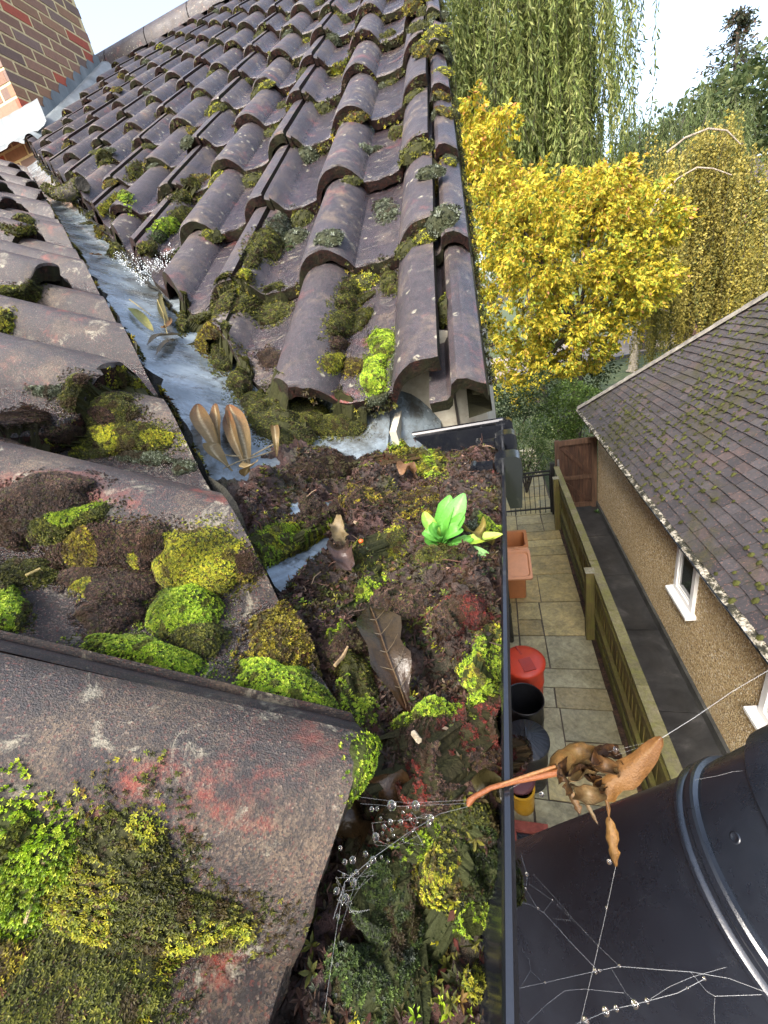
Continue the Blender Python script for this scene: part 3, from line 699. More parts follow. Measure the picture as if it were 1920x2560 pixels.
mb = MB(); mb.box((gx0+0.035, gy-0.045, GZ0+0.98), (gx0+0.075, gy-0.032, GZ0+1.22)); mb.tube([(gx0+0.10, gy-0.04, GZ0+0.80), (gx0+0.10, gy-0.075, GZ0+0.82), (gx0+0.10, gy-0.075, GZ0+0.90), (gx0+0.10, gy-0.04, GZ0+0.92)], 0.009, 8)
mb.build('latch', mat('galvanised latch', 0.35, (0.30, 0.30, 0.30), metal=0.8), gate)
# black iron gate across the paved yard
M_IRON = mat('black iron', 0.5, (0.014, 0.014, 0.015))
ig = empty('iron_gate', (0.4, 8.05, GZ0), 'low black iron railing gate at the far end of the flagged yard', 'gate')
mb = MB()
for x in (-0.17, 0.845): mb.box((x, 8.034, GZ0+0.05), (x+0.02, 8.066, GZ0+1.06))
for z in (1.02, 0.94, 0.14): mb.box((-0.15, 8.035, GZ0+z), (0.86, 8.065, GZ0+z+0.032))
mb.build('frame', M_IRON, ig)
for i, x in enumerate(np.linspace(-0.10, 0.84, 10)):
    mb = MB(); mb.tube([(x, 8.05, GZ0+0.05), (x, 8.05, GZ0+0.96)], 0.0075, 6); mb.build('bar', M_IRON, ig)
mb = MB(); mb.box((0.865, 8.0, GZ0), (0.945, 8.10, GZ0+1.18)); mb.box((0.86, 7.995, GZ0+1.18), (0.95, 8.105, GZ0+1.20)); mb.build('post', M_IRON, ig)

# weeds growing along the foot of the fence on the side path
def weed(x, y, h, n, label):
    t = empty('path_weed', (x, y, GZ0+0.03), label, 'weed', 'weeds along the fence foot')
    mb = MB()
    for k in range(n):
        a = rng.uniform(0, 6.28); e = rng.uniform(.3, 1.2); d = np.array([math.cos(a)*math.cos(e), math.sin(a)*math.cos(e), math.sin(e)]); L = h*rng.uniform(.5, 1.1)
        b = np.array([x, y, GZ0+0.03]) + rng.normal(0, h*.25, 3)*np.array([.6, 1.2, 0]); s = unit1(np.cross(d, (0, 0, 1.0)))*L*.20
        mb.add([b, b+d*L*.5-s, b+d*L, b+d*L*.5+s], [(0, 1, 2, 3)], 0, np.array((0.045, 0.10, 0.018))*rng.uniform(.5, 1.7))
    mb.build('leaves', M_WEEDLEAF, t, col=True)
def unit1(v): v = np.asarray(v, float); return v/(np.linalg.norm(v)+1e-9)
M_WEEDLEAF = mat('weed leaf', 0.5); _t = NT(M_WEEDLEAF); _t.base(_t.attr('col'))
for x, y, h, n in ((1.13, 6.6, .07, 26), (1.15, 5.3, .09, 34), (1.14, 4.85, .09, 30), (1.16, 3.55, .12, 44), (1.17, 2.75, .13, 50), (1.15, 2.45, .15, 60), (1.20, 2.2, .12, 40), (1.74, 7.9, .09, 30)): weed(x, y, h, n, 'small green weed growing from the dark side path by the fence foot')
# ------------------------------------------------------------------ bins and bits standing in the yard
def plast(name, c, rough=0.45):
    m = mat(name, rough, c); t = NT(m); t.base(t.mix(t.ramp(t.noise(9, 6, 0.7), [(0.45, 0.0), (0.75, 0.45)]), c, tuple(0.55*v+0.02 for v in c)))
    t.rough(t.ramp(t.noise(14, 4), [(0.3, rough-0.12), (0.7, rough+0.15)])); return m
M_TERRA = plast('terracotta plastic', (0.44, 0.165, 0.055)); M_TERRA2 = plast('pale terracotta plastic', (0.56, 0.25, 0.11))
M_RED = plast('red plastic', (0.55, 0.055, 0.022), 0.4); M_DARK = plast('dark grey plastic', (0.022, 0.024, 0.027), 0.4)
M_BLK2 = plast('black bin plastic', (0.009, 0.009, 0.010), 0.4); M_MAR = plast('faded maroon plastic', (0.13, 0.045, 0.05), 0.5); M_YEL = plast('yellow plastic', (0.62, 0.33, 0.012), 0.45)
M_RUB = mat('tyre rubber', 0.7, (0.012, 0.012, 0.012))
def rrect(cx, cy, hx, hy, r, n=5):
    P = []
    for sx, sy, a0 in ((1, 1, 0), (-1, 1, 90), (-1, -1, 180), (1, -1, 270)):
        for k in range(n): a = R_(a0 + 90*k/(n-1)); P.append((cx + sx*(hx-r) + r*math.cos(a), cy + sy*(hy-r) + r*math.sin(a)))
    return P
def loft(mb, rings, m=0, cap0=False, cap1=False):
    n = len(rings[0]); V = [p for r in rings for p in r]
    F = [(i*n+j, i*n+(j+1) % n, (i+1)*n+(j+1) % n, (i+1)*n+j) for i in range(len(rings)-1) for j in range(n)]
    if cap0: F.append(tuple(range(n))[::-1])
    if cap1: F.append(tuple(range((len(rings)-1)*n, len(rings)*n)))
    mb.add(V, F, m)
def rr3(cx, cy, hx, hy, r, z): return [(x, y, z) for x, y in rrect(cx, cy, hx, hy, r)]
wx, wy = -0.055, 5.34
wb = empty('wheelie_bin', (wx, wy, GZ0), 'terracotta orange wheelie bin with its lid folded back open', 'wheelie bin')
mb = MB(); H = 1.05
loft(mb, [rr3(wx-0.02, wy, 0.19, 0.20, 0.05, GZ0+0.03), rr3(wx-0.01, wy, 0.225, 0.24, 0.05, GZ0+H-0.10), rr3(wx-0.01, wy, 0.25, 0.265, 0.05, GZ0+H-0.095), rr3(wx, wy, 0.25, 0.265, 0.05, GZ0+H-0.03), rr3(wx, wy, 0.26, 0.28, 0.05, GZ0+H-0.028), rr3(wx, wy, 0.26, 0.28, 0.05, GZ0+H), rr3(wx, wy, 0.215, 0.225, 0.06, GZ0+H+0.002), rr3(wx, wy, 0.205, 0.215, 0.06, GZ0+H-0.05), rr3(wx-0.01, wy, 0.18, 0.19, 0.06, GZ0+0.15)], 0, True, True)
for dx in (-0.10, 0.0, 0.10): mb.box((wx+dx-0.006, wy-0.262, GZ0+H-0.16), (wx+dx+0.006, wy-0.225, GZ0+H-0.09))
mb.build('body', M_TERRA, wb, smooth=True, sharp=35)
# folded lid hanging off the hinge towards the house front
mb = MB(); hy_, hz_ = wy - 0.30, GZ0+H+0.01; la = R_(24); ld = np.array([0, -math.cos(la), -math.sin(la)]); ln = np.array([0, -math.sin(la), math.cos(la)])
def lidring(hx, d0, d1, r, h):
    P = rrect(0, 0, hx, (d1-d0)/2, r); return [np.array([wx+p[0], hy_, hz_]) + ld*((d0+d1)/2 + p[1]) + ln*h for p in P]
loft(mb, [lidring(0.27, 0.02, 0.53, 0.04, -0.035), lidring(0.27, 0.02, 0.53, 0.04, 0.0), lidring(0.24, 0.055, 0.49, 0.05, 0.002), lidring(0.225, 0.075, 0.47, 0.06, -0.022), lidring(0.19, 0.12, 0.42, 0.07, -0.012)], 0, True, True)
mb.build('lid', M_TERRA2, wb, smooth=True, sharp=30)
mb = MB(); mb.tube([(wx-0.25, wy-0.295, GZ0+H), (wx+0.25, wy-0.295, GZ0+H)], 0.016, 8); mb.box((wx+0.05, wy-0.32, GZ0+H+0.006), (wx+0.11, wy-0.27, GZ0+H+0.022)); mb.build('hinge', M_TERRA2, wb)
for sx in (-1, 1):
    mb = MB(); cx_ = wx - 0.0 + sx*0.205 - (0.06 if sx > 0 else 0); mb.lathe((cx_-0.03, wy-0.27, GZ0+0.10), [(0.0, 0), (0.095, 0), (0.10, 0.01), (0.10, 0.045), (0.095, 0.055), (0.0, 0.055)], 20, axis=(1, 0, 0)); mb.build('wheel', M_RUB, wb, smooth=True, sharp=40)
def dustbin(name, x, y, top, r, label, m, lid=None, cat='dustbin'):
    t = empty(name, (x, y, GZ0), label, cat); mb = MB(); h = top - GZ0
    p = [(0.0, 0.0), (r*0.80, 0.0), (r*0.82, 0.02), (r*0.93, h*0.55), (r*0.955, h*0.56), (r*0.955, h*0.60), (r*0.94, h*0.61), (r*0.97, h-0.04), (r*1.02, h-0.035), (r*1.03, h-0.005), (r*1.01, h), (r*0.965, h-0.004), (r*0.945, h-0.05), (r*0.80, 0.12), (0.0, 0.12)]
    mb.lathe((x, y, GZ0), p, 40); mb.build('body', m, t, smooth=True, sharp=40); return t
t = dustbin('dustbin', -0.02, 3.22, -3.76, 0.225, 'bright red plastic dustbin with a domed lid on the paving', M_RED)
mb = MB(); mb.lathe((-0.02, 3.22, -3.755), [(0.24, -0.035), (0.245, 0.0), (0.235, 0.012), (0.20, 0.030), (0.12, 0.050), (0.0, 0.058)], 40); 
lid = mb.build('lid', M_RED, t, smooth=True, sharp=50)
mb = MB(); d = np.array([0.35, -0.93, 0]); s_ = np.array([0.93, 0.35, 0]); c0 = np.array([-0.02, 3.22, -3.70])
for f0, f1, w0, w1 in ((-0.22, -0.05, 0.012, 0.016),):
    mb.obox(c0 - d*0.20 - s_*0.012 + np.array([0, 0, -0.020]), d*0.15, s_*0.024, (0, 0, 0.020))
mb.obox(c0 + d*0.02 - s_*0.07 + np.array([0, 0, -0.004]), d*0.17 + np.array([0, 0, -0.016]), s_*0.14, (0, 0, 0.012))
mb.build('handle', plast('dark red plastic', (0.36, 0.035, 0.016), 0.4), lid)
t = dustbin('dustbin', -0.05, 2.71, -3.76, 0.20, 'open black plastic dustbin without a lid', M_BLK2)
t = dustbin('dustbin', -0.06, 2.25, -3.78, 0.195, 'dark grey plastic dustbin with a ribbed conical lid', M_BLK2)
mb = MB(); n = 48; rr_ = []
for r, z in ((0.212, -0.03), (0.216, 0.0), (0.205, 0.010), (0.05, 0.062), (0.0, 0.064)):
    ring = []
    for j in range(n*2):
        a = j*math.pi/n; k = 0.004 if (j % 4 < 2 and 0.05 < r < 0.21 and r > 0.06) else 0
        ring.append((-0.06 + r*math.cos(a), 2.25 + r*math.sin(a), -3.775 + z + k))
    rr_.append(ring)
loft(mb, rr_); 
for j in range(24):
    a = j*2*math.pi/24; u = np.array([math.cos(a), math.sin(a), 0]); v = np.array([-u[1], u[0], 0]); c0 = np.array([-0.06, 2.25, -3.775])
    mb.obox(c0 + u*0.055 - v*0.003 + np.array([0, 0, 0.056]), u*0.145 + np.array([0, 0, -0.046]), v*0.006, (0, 0, 0.009))
lid = mb.build('lid', M_DARK, t, smooth=True, sharp=30)
mb = MB(); mb.tube([(-0.06, 2.20, -3.715), (-0.06, 2.205, -3.67), (-0.06, 2.295, -3.67), (-0.06, 2.30, -3.715)], 0.012, 8); mb.build('handle', M_DARK, lid)
t = empty('bucket', (-0.15, 1.98, GZ0), 'yellow bucket under a faded maroon lid beside the brick drain', 'bucket')
mb = MB(); mb.lathe((-0.15, 1.98, GZ0), [(0.0, 0), (0.10, 0), (0.105, 0.01), (0.125, 0.30), (0.13, 0.31), (0.11, 0.31)], 32); mb.build('body', M_YEL, t, smooth=True, sharp=40)
mb = MB(); mb.lathe((-0.165, 2.06, GZ0+0.315), [(0.150, -0.03), (0.155, 0.0), (0.14, 0.025), (0.07, 0.045), (0.0, 0.05)], 32); mb.build('lid', M_MAR, t, smooth=True, sharp=40)
t = empty('water_pipe', (-0.17, 4.2, GZ0), 'black plastic drainpipe rising up the house wall behind the orange bin', 'drainpipe')
mb = MB(); mb.tube([(-0.17, 4.2, GZ0), (-0.17, 4.2, GZ0+1.0), (-0.24, 4.2, GZ0+1.3), (-0.24, 4.2, -0.4)], 0.045, 14); mb.tube([(-0.17, 4.2, GZ0+0.55), (-0.17, 4.2, GZ0+0.68)], 0.055, 14); mb.build('pipe', M_BLACK, t, smooth=True, sharp=40)
# gully with a red brick kerb
t = empty('drain', (-0.12, 1.60, GZ0), 'square black drain grate framed in red brick', 'drain')
mb = MB(); M_RBR = simple('red drain brick', [(0.3, (0.16, 0.035, 0.022)), (0.6, (0.30, 0.075, 0.05)), (0.8, (0.38, 0.15, 0.11))], 14)
x0, x1, y0, y1, w = -0.30, 0.06, 1.42, 1.80, 0.075
for a in ((x0, y0, x1, y0+w), (x0, y1-w, x1, y1), (x0, y0+w+.004, x0+w, y1-w-.004), (x1-w, y0+w+.004, x1, y1-w-.004)): mb.box((a[0], a[1], GZ0), (a[2], a[3], GZ0+0.075))
mb.build('surround', M_RBR, t)
mb = MB(); gx0_, gx1_, gy0_, gy1_ = x0+w+.003, x1-w-.003, y0+w+.003, y1-w-.003
mb.box((gx0_, gy0_, GZ0+0.016), (gx1_, gy1_, GZ0+0.022))
c = np.array([(gx0_+gx1_)/2, (gy0_+gy1_)/2, GZ0+0.022]); hw = (gx1_-gx0_)/2
for k in range(-3, 4):
    mb.box((gx0_+0.004, c[1]+k*0.03-0.005, GZ0+0.0225), (gx1_-0.004, c[1]+k*0.03+0.005, GZ0+0.034))
for sgn in (-1, 1): mb.obox(c + np.array([-hw+.01, -sgn*(hw-.01), 0.013]), (2*hw-.02, sgn*2*(hw-.01), 0), np.array([-sgn, 1, 0])*0.006, (0, 0, 0.006))
mb.build('grate', M_DARK, t)
# ------------------------------------------------------------------ trees and shrubs
def leaf_material(name, trans=0.35, rough=0.6):
    m = mat(name, rough, spec=0.3); t = NT(m); a = t.attr('col'); t.base(a)
    tr = t.t.nodes.new('ShaderNodeBsdfTranslucent'); t.lk(a, tr.inputs[0])
    mx = t.t.nodes.new('ShaderNodeMixShader'); mx.inputs[0].default_value = trans
    t.lk(t.p.outputs[0], mx.inputs[1]); t.lk(tr.outputs[0], mx.inputs[2])
    t.lk(mx.outputs[0], t.t.nodes['Material Output'].inputs[0]); return m
M_LEAF = leaf_material('tree leaf')
def bark(name, stops): return simple(name, stops, 12, 0.9, 0.8, 30, 0.03)
M_BARK = bark('bark', [(0.3, (0.02, 0.016, 0.012)), (0.6, (0.07, 0.06, 0.045)), (0.8, (0.15, 0.135, 0.11))])
M_PALEBARK = bark('pale twig bark', [(0.3, (0.14, 0.11, 0.08)), (0.7, (0.38, 0.32, 0.25))])
def unit(v): return v/(np.linalg.norm(v, axis=-1, keepdims=True) + 1e-9)
def add_leaves(mb, P, L, size, asp, col, fold=0.25):
    """diamond leaves: P base points, L long directions (unit), size lengths, col colours"""
    N = len(P); r = unit(rng.normal(size=(N, 3))); S = unit(np.cross(L, r)); Nn = np.cross(S, L)
    size = np.broadcast_to(size, (N,))[:, None]
    mid = P + L*size*0.45 - Nn*size*fold*0.3
    V = np.stack([P, mid + S*size*asp*0.5, P + L*size - Nn*size*fold*0.5, mid - S*size*asp*0.5], 1).reshape(-1, 3)
    F = np.arange(4*N).reshape(N, 4)
    mb.add(V, F, 0, np.repeat(col, 4, 0))
def pal(n, cols, w, var=0.2):
    c = np.array(cols)[rng.choice(len(cols), n, p=np.array(w)/sum(w))]
    return c*(1 + rng.uniform(-var, var, (n, 1)))
def px2(px, y):   # a point at distance y along the garden that the photograph shows at px
    v = CR*((px[0]/0.864063) - 960) + CD*((px[1]/0.864063) - 1280) + CF*FOC
    return CAM + v*(y - CAM[1])/v[1]
def mperpx(y): return (y+0.43)/ (FOC*0.864063) * 1.12
def blob_points(c, r, n, shell=0.55, sq=(1, 1, 0.85)):
    d = unit(rng.normal(size=(n, 3))); q = (shell + (1-shell)*rng.random((n, 1)))*r
    return c + d*q*np.array(sq), d
def limbs(mb, base, top_pts, r0, m=0):
    for t_ in top_pts:
        t_ = np.asarray(t_, float); a = np.asarray(base, float); k = np.linspace(0, 1, 7)[:, None]
        mid = a + (t_-a)*k; mid[:, 2] += np.sin(k[:, 0]*math.pi)*0.06*np.linalg.norm(t_-a); mid[1:-1] += rng.normal(0, 0.03*np.linalg.norm(t_-a)/3, (5, 3))
        mb.tube(mid, r0*(1 - 0.85*k[:, 0]), 6, m)
# --- yellow maple: sprigs of drooping leaflets
def maple():
    yd = 12.5; s = mperpx(yd)
    B = [(1022,225,24),(1020,280,40),(1085,280,28),(1030,345,52),(1000,330,30),(1095,345,36),(1060,440,75),(1125,415,52),(1010,460,45),(1185,445,62),(1060,550,85),(1150,545,90),(1260,455,62),(1302,405,40),(1322,372,26),(1352,420,40),(1275,540,95),(1375,485,62),(1110,660,90),(1220,660,95),(1325,620,85),(1415,530,42),(1395,590,60),(1430,480,22),(1080,760,62),(1180,760,75),(1270,735,62),(1075,820,34),(1130,845,34),(1150,800,50),(1340,700,52),(1240,800,35),(1300,790,25),(1290,430,50),(1220,390,30),(1440,590,22)]
    t = empty('maple_tree', (px2((1240, 700), yd)[0], yd, GZ0), 'bright golden yellow maple tree with orange tinged shoot tips behind the roof verge', 'tree')
    mb = MB()
    for bx, by, br in B:
        c = px2((bx, by), yd) + np.array([0, rng.normal(0, 0.5) + (0.5 if by < 400 else 0), 0]); r = br*s
        r *= 0.88; n = int(70 + 520*r*r); ncl = max(4, n//13)
        Pc, dc = blob_points(c, r, ncl, 0.45, (1, 1.15, 0.95)); ii = rng.integers(0, ncl, n); P = Pc[ii] + rng.normal(0, 0.085, (n, 3)); d = dc[ii]; ctone = rng.uniform(0.75, 1.2, ncl)[ii][:, None]
        nl = 6
        out = unit(d*np.array([1, 1, 0.3]) + rng.normal(0, 0.35, (n, 3)))
        hh = (P[:, 2] - c[2])/r
        for k in range(nl):
            ax = unit(out + rng.normal(0, 0.55, (n, 3)) + np.array([0, 0, -0.75]))
            col = pal(n, [(0.49, 0.375, 0.028), (0.42, 0.365, 0.035), (0.27, 0.31, 0.03), (0.52, 0.32, 0.06), (0.48, 0.22, 0.085), (0.13, 0.19, 0.024)], [5, 5, 3, 0.7 + 0.8*(by < 480), 0.15 + 0.5*(by < 450 or bx > 1380), 1.7*(by > 450)])*ctone
            base = P + out*0.05*k*0.35
            add_leaves(mb, base, ax, rng.uniform(0.075, 0.135, n), 0.42, col)
    mb.build('crown', M_LEAF, t, col=True)
    mb = MB(); b0 = np.array(t.location); fork = b0 + np.array([0.1, 0, 3.2])
    mb.tube([b0, b0+np.array([0.05, 0, 1.5]), fork], [0.17, 0.14, 0.11], 9)
    limbs(mb, fork, [px2((bx, by), yd) for bx, by, br in B if br > 48], 0.07); mb.build('trunk', M_BARK, t, smooth=True)
maple()
# --- weeping trees
def weeping(name, label, heads, yd, ydep, leaf, cols, w, trunkpx, strand_step, barkm, asp=0.16, sway=0.25, trunk_r=0.3, extra_limbs=(), cl=1, hz=0.35, dmul=1.0, loose=0.42):
    """heads: (px, py, spread px, drop px, strands): points on the crown the strands fall from"""
    s = mperpx(yd); c0 = px2(trunkpx, yd); t = empty(name, (c0[0], yd, GZ0), label, 'tree'); mb = MB(); tw = MB(); tops = []
    for hx, hy, sp, drop, ns in heads:
        h0_ = px2((hx, hy), yd); tops.append(h0_)
        nb_ = max(3, ns//9); bq = np.clip(rng.normal(0, 0.48, (nb_, 2)), -.95, .95); bz = rng.normal(0, hz, nb_); bt = rng.uniform(.65, 1.25, nb_)
        for k in range(ns):
            bi = rng.integers(0, nb_); q = bq[bi] + rng.normal(0, 0.09, 2); h = h0_ + np.array([0, 0, bz[bi]]); p0 = h + np.array([q[0]*sp*s, q[1]*ydep, -abs(q[0])*sp*s*0.35 + rng.normal(0, 0.25)])
            Ls = drop*dmul*s*rng.uniform(0.45, 1.1); n = max(4, int(Ls/strand_step)); u = np.linspace(0, 1, n)
            dx, dy = rng.normal(0, sway, 2) + bq[bi]*0.25; out = np.array([q[0], q[1], 0])*0.25
            pts = p0 + u[:, None]*np.array([dx, dy, 0]) * (1-u[:, None])*1.0 + np.outer(np.sqrt(u), out) + np.outer(u, np.array([0, 0, -Ls])) + np.stack([0.05*np.sin(u*9 + k), 0.05*np.cos(u*7 + k), 0*u], 1)
            base_c = pal(1, cols, w)[0]*rng.uniform(0.8, 1.15)*bt[bi]
            for _ in range(cl):
                n_ = len(pts); ax = unit(rng.normal(0, loose, (n_, 3)) + np.array([0, 0, -1.0]))
                col = np.clip(base_c*0.55 + 0.45*pal(n_, cols, w), 0, 1)
                add_leaves(mb, pts + rng.normal(0, 0.03, (n_, 3)), ax, rng.uniform(0.75, 1.3, n_)*leaf, asp, col)
            if k % 3 == 0: tw.tube(pts[::max(1, len(pts)//6)], 0.006, 3, cap=False)
    mb.build('crown', M_LEAF, t, col=True)
    b0 = np.array(t.location); fork = b0 + np.array([0, 0, max(2.0, 0.45*(c0[2]-GZ0))])
    tw.tube([b0, (b0+fork)/2 + np.array([0.1, 0, 0]), fork], [trunk_r, trunk_r*.8, trunk_r*.65], 10); limbs(tw, fork, tops, trunk_r*0.4); tw.build('trunk', barkm, t, smooth=True)
    if extra_limbs:
        lb = MB()
        for path in extra_limbs: 
            P = np.array([px2(p, yd - 0.9 - ydep*0.35) for p in path]); lb.tube(P, np.linspace(0.035, 0.012, len(P)), 6)
        lb.build('bare_limb', M_PALEBARK, t, smooth=True)
WG = [(0.11, 0.15, 0.035), (0.17, 0.205, 0.05), (0.25, 0.275, 0.08), (0.06, 0.09, 0.025), (0.32, 0.32, 0.12)]
hd_ = []
for hx, hy, sp, dr, ns in [(985,-170,60,330,60),(1050,-190,60,360,90),(1110,-180,60,330,90),(1180,-190,50,330,80),(1225,-150,34,260,46),(1262,-170,30,230,20),(1300,-200,34,270,10),(1345,-230,14,300,7),(1000,20,40,300,50),(1040,60,50,330,80),(1010,-40,50,300,60),(1110,90,60,290,90),(1170,60,50,330,80),(1215,40,45,250,60),(1260,60,28,200,24),(1150,190,70,230,90),(1220,210,40,230,60),(1252,290,26,150,20),(1090,210,60,240,90),(1180,300,50,170,60),(1030,250,60,240,60),(1262,-40,35,270,30)]: hd_.append((hx, hy, sp, dr, int(ns*0.8))); hd_.append((hx + (hx*7) % 31 - 15, hy + dr*0.42, sp*0.8, dr*0.8, int(ns*0.7)))
weeping('willow_tree', 'huge green weeping willow hanging behind the yellow maple', hd_, 19.0, 2.0, 0.20, WG, [3, 3, 2, 2, 1], (1130, 300), 0.085, M_BARK, asp=0.2, sway=0.75, trunk_r=0.45, cl=2, hz=0.5, dmul=0.75, loose=0.55)
hd2 = [(1330,300,40,170,60),(1380,275,40,190,70),(1300,350,30,120,40),(1430,262,45,190,70),(1480,250,45,170,60),(1350,380,50,140,60),(1420,340,50,160,60),(1530,240,50,180,50)]
weeping('willow_tree', 'smaller soft green drooping tree between the big willow and the golden birch', hd2, 27.0, 2.2, 0.24, [(0.07,0.105,0.03),(0.11,0.14,0.045),(0.15,0.17,0.06),(0.045,0.07,0.025)], [3,3,2,2], (1400, 380), 0.11, M_BARK, sway=0.3, trunk_r=0.35, cl=2)
BG = [(0.33, 0.27, 0.045), (0.25, 0.21, 0.045), (0.16, 0.16, 0.045), (0.44, 0.36, 0.09), (0.09, 0.115, 0.035)]
hd3 = [(1470,320,40,200,60),(1520,295,40,170,60),(1560,305,40,200,60),(1430,400,35,230,60),(1475,400,40,260,80),(1530,380,45,300,90),(1570,395,30,300,80),(1605,490,26,240,60),(1440,520,40,230,70),(1500,520,50,240,90),(1560,540,50,220,90),(1630,560,45,200,70),(1415,480,25,200,40),(1655,600,26,200,50),(1660,640,30,160,40),(1580,345,20,140,24),(1450,610,40,140,50)]
weeping('birch_tree', 'weeping golden brown birch with pale arching bare limbs above the hipped roof', hd3, 15.5, 1.1, 0.060, BG, [3, 3, 2, 2, 1.6], (1540, 560), 0.045, M_BARK, asp=0.75, sway=0.35, trunk_r=0.16, cl=3, hz=0.10, dmul=0.62, loose=0.7,
        extra_limbs=[[(1400,470),(1425,425),(1465,385),(1505,362),(1540,364),(1580,378)], [(1440,330),(1480,298),(1530,278),(1570,282),(1600,312)], [(1390,640),(1420,665),(1460,678)]])
# slender trunk seen under the yellow crown
def small_tree():
    b = px2((1366, 806), 21.8); b[2] = GZ0; t = empty('young_tree', tuple(b), 'slim pale trunked tree standing by the road edge under yellow foliage', 'tree')
    mb = MB(); mb.tube([b, b+np.array([0.02, 0, 0.12]), b+np.array([0.05, 0, 0.9]), b+np.array([0.25, 0, 2.2]), b+np.array([0.5, 0, 3.6])], [0.30, 0.21, 0.17, 0.16, 0.09], 10)
    mb.build('trunk', bark('mottled pale bark', [(0.3, (0.06, 0.05, 0.035)), (0.6, (0.22, 0.19, 0.14)), (0.8, (0.34, 0.31, 0.25))]), t, smooth=True)
    mb = MB()
    for k in range(9):
        c = b + np.array([rng.normal(0.4, 0.9), rng.normal(0, 0.6), rng.uniform(2.6, 4.8)]); n = 260; P, d = blob_points(c, 0.8, n, 0.4)
        add_leaves(mb, P, unit(d + np.array([0, 0, -0.8]) + rng.normal(0, .4, (n, 3))), rng.uniform(0.12, 0.2, n), 0.5, pal(n, [(0.36, 0.28, 0.03), (0.16, 0.17, 0.03), (0.07, 0.09, 0.02)], [2, 2, 2]))
    mb.build('crown', M_LEAF, t, col=True)
small_tree()
# broad dark tree masses on the rising ground to the right
def broad(name, label, blobs, yd, cols, w, leaf, dens, cat='tree', asp=0.55, jit=0.5, trunk=True, group=None, droop=-0.3, shell=0.5):
    s = mperpx(yd); c0 = px2(blobs[0][:2], yd); base = (c0[0], yd, gz(c0[0], yd) if trunk else GZ0)
    t = empty(name, base, label, cat, group); mb = MB()
    for bx, by, br in blobs:
        c = px2((bx, by), yd) + np.array([0, rng.normal(0, jit), 0]); r = br*s; n = int(dens*r*r/(leaf*leaf)*(1.7 if trunk else 3.2))
        P, d = blob_points(c, r, n, shell); lum = 1 + 0*d[:, :1]
        add_leaves(mb, P, unit(d*0.8 + rng.normal(0, .6, (n, 3)) + np.array([0, 0, droop])), rng.uniform(0.7, 1.3, n)*leaf, asp, pal(n, cols, w)*lum)
    mb.build('crown' if trunk else 'foliage', M_LEAF, t, col=True)
    mb = MB(); b0 = np.array(base, float); top = np.array([c0[0], yd, c0[2]])
    if trunk: mb.tube([b0, (b0+top)/2, top], [0.35, 0.28, 0.15], 9); limbs(mb, (b0+top)/2, [px2(b[:2], yd) for b in blobs], 0.12); mb.build('trunk', M_BARK, t, smooth=True)
    else: limbs(mb, b0, [px2(b[:2], yd) for b in blobs], 0.03); mb.build('stems', M_BARK, t, smooth=True)
DG = [(0.035, 0.055, 0.018), (0.055, 0.08, 0.025), (0.085, 0.105, 0.035), (0.12, 0.135, 0.05)]
broad('broadleaf_tree', 'large dark green tree filling the slope under the lone conifer', [(1620,300,110),(1540,330,90),(1650,220,70),(1590,240,60),(1660,400,110),(1500,300,60),(1560,420,90)], 31, DG, [2, 3, 2, 1], 0.30, 7.0)
broad('broadleaf_tree', 'grey green tree low behind the slope left of the lone conifer', [(1450,330,60),(1400,380,60),(1500,380,60),(1350,410,50),(1330,380,35)], 35, [(0.06, 0.085, 0.04), (0.09, 0.115, 0.055), (0.13, 0.15, 0.075)], [2, 2, 1], 0.34, 6.5)
# conifer
def conifer():
    yd = 34.0; top = px2((1597, 30), yd); s = mperpx(yd); bx_ = px2((1578, 300), yd)
    t = empty('conifer', (bx_[0], yd, GZ0), 'lone dark conifer with open tiered branches against the white sky', 'tree')
    mb = MB(); mb.tube([(bx_[0], yd, GZ0), (bx_[0], yd, bx_[2]), top], [0.35, 0.24, 0.04], 8)
    lv = MB(); n = 20
    for k in range(n):
        f = k/(n-1); P = top*(1-f) + bx_*f; L = (0.25 + 2.6*f**0.9)*(0.75 + 0.5*rng.random())
        for j in range(5):
            a = rng.uniform(0, 2*math.pi); d = np.array([math.cos(a), math.sin(a)*0.8, 0.0]); u = np.linspace(0, 1, 8)
            Q = P + np.outer(u*L, d) + np.outer(-0.16*L*u + 0.22*L*u**2.2, [0, 0, 1]); 
            if rng.random() < 0.34: continue
            mb.tube(Q, np.linspace(0.04, 0.008, 8), 4)
            for q, uu in zip(Q[2:], u[2:]):
                m_ = 10; pp = q + rng.normal(0, 0.17, (m_, 3))*np.array([1, 1, 0.45])
                add_leaves(lv, pp, unit(rng.normal(0, 0.6, (m_, 3)) + d + np.array([0, 0, -0.2])), rng.uniform(0.18, 0.32, m_), 0.3, pal(m_, [(0.035, 0.045, 0.025), (0.06, 0.065, 0.035), (0.11, 0.065, 0.04)], [3, 2, 0.8]))
    mb.build('trunk', M_BARK, t, smooth=True); lv.build('crown', M_LEAF, t, col=True)
conifer()
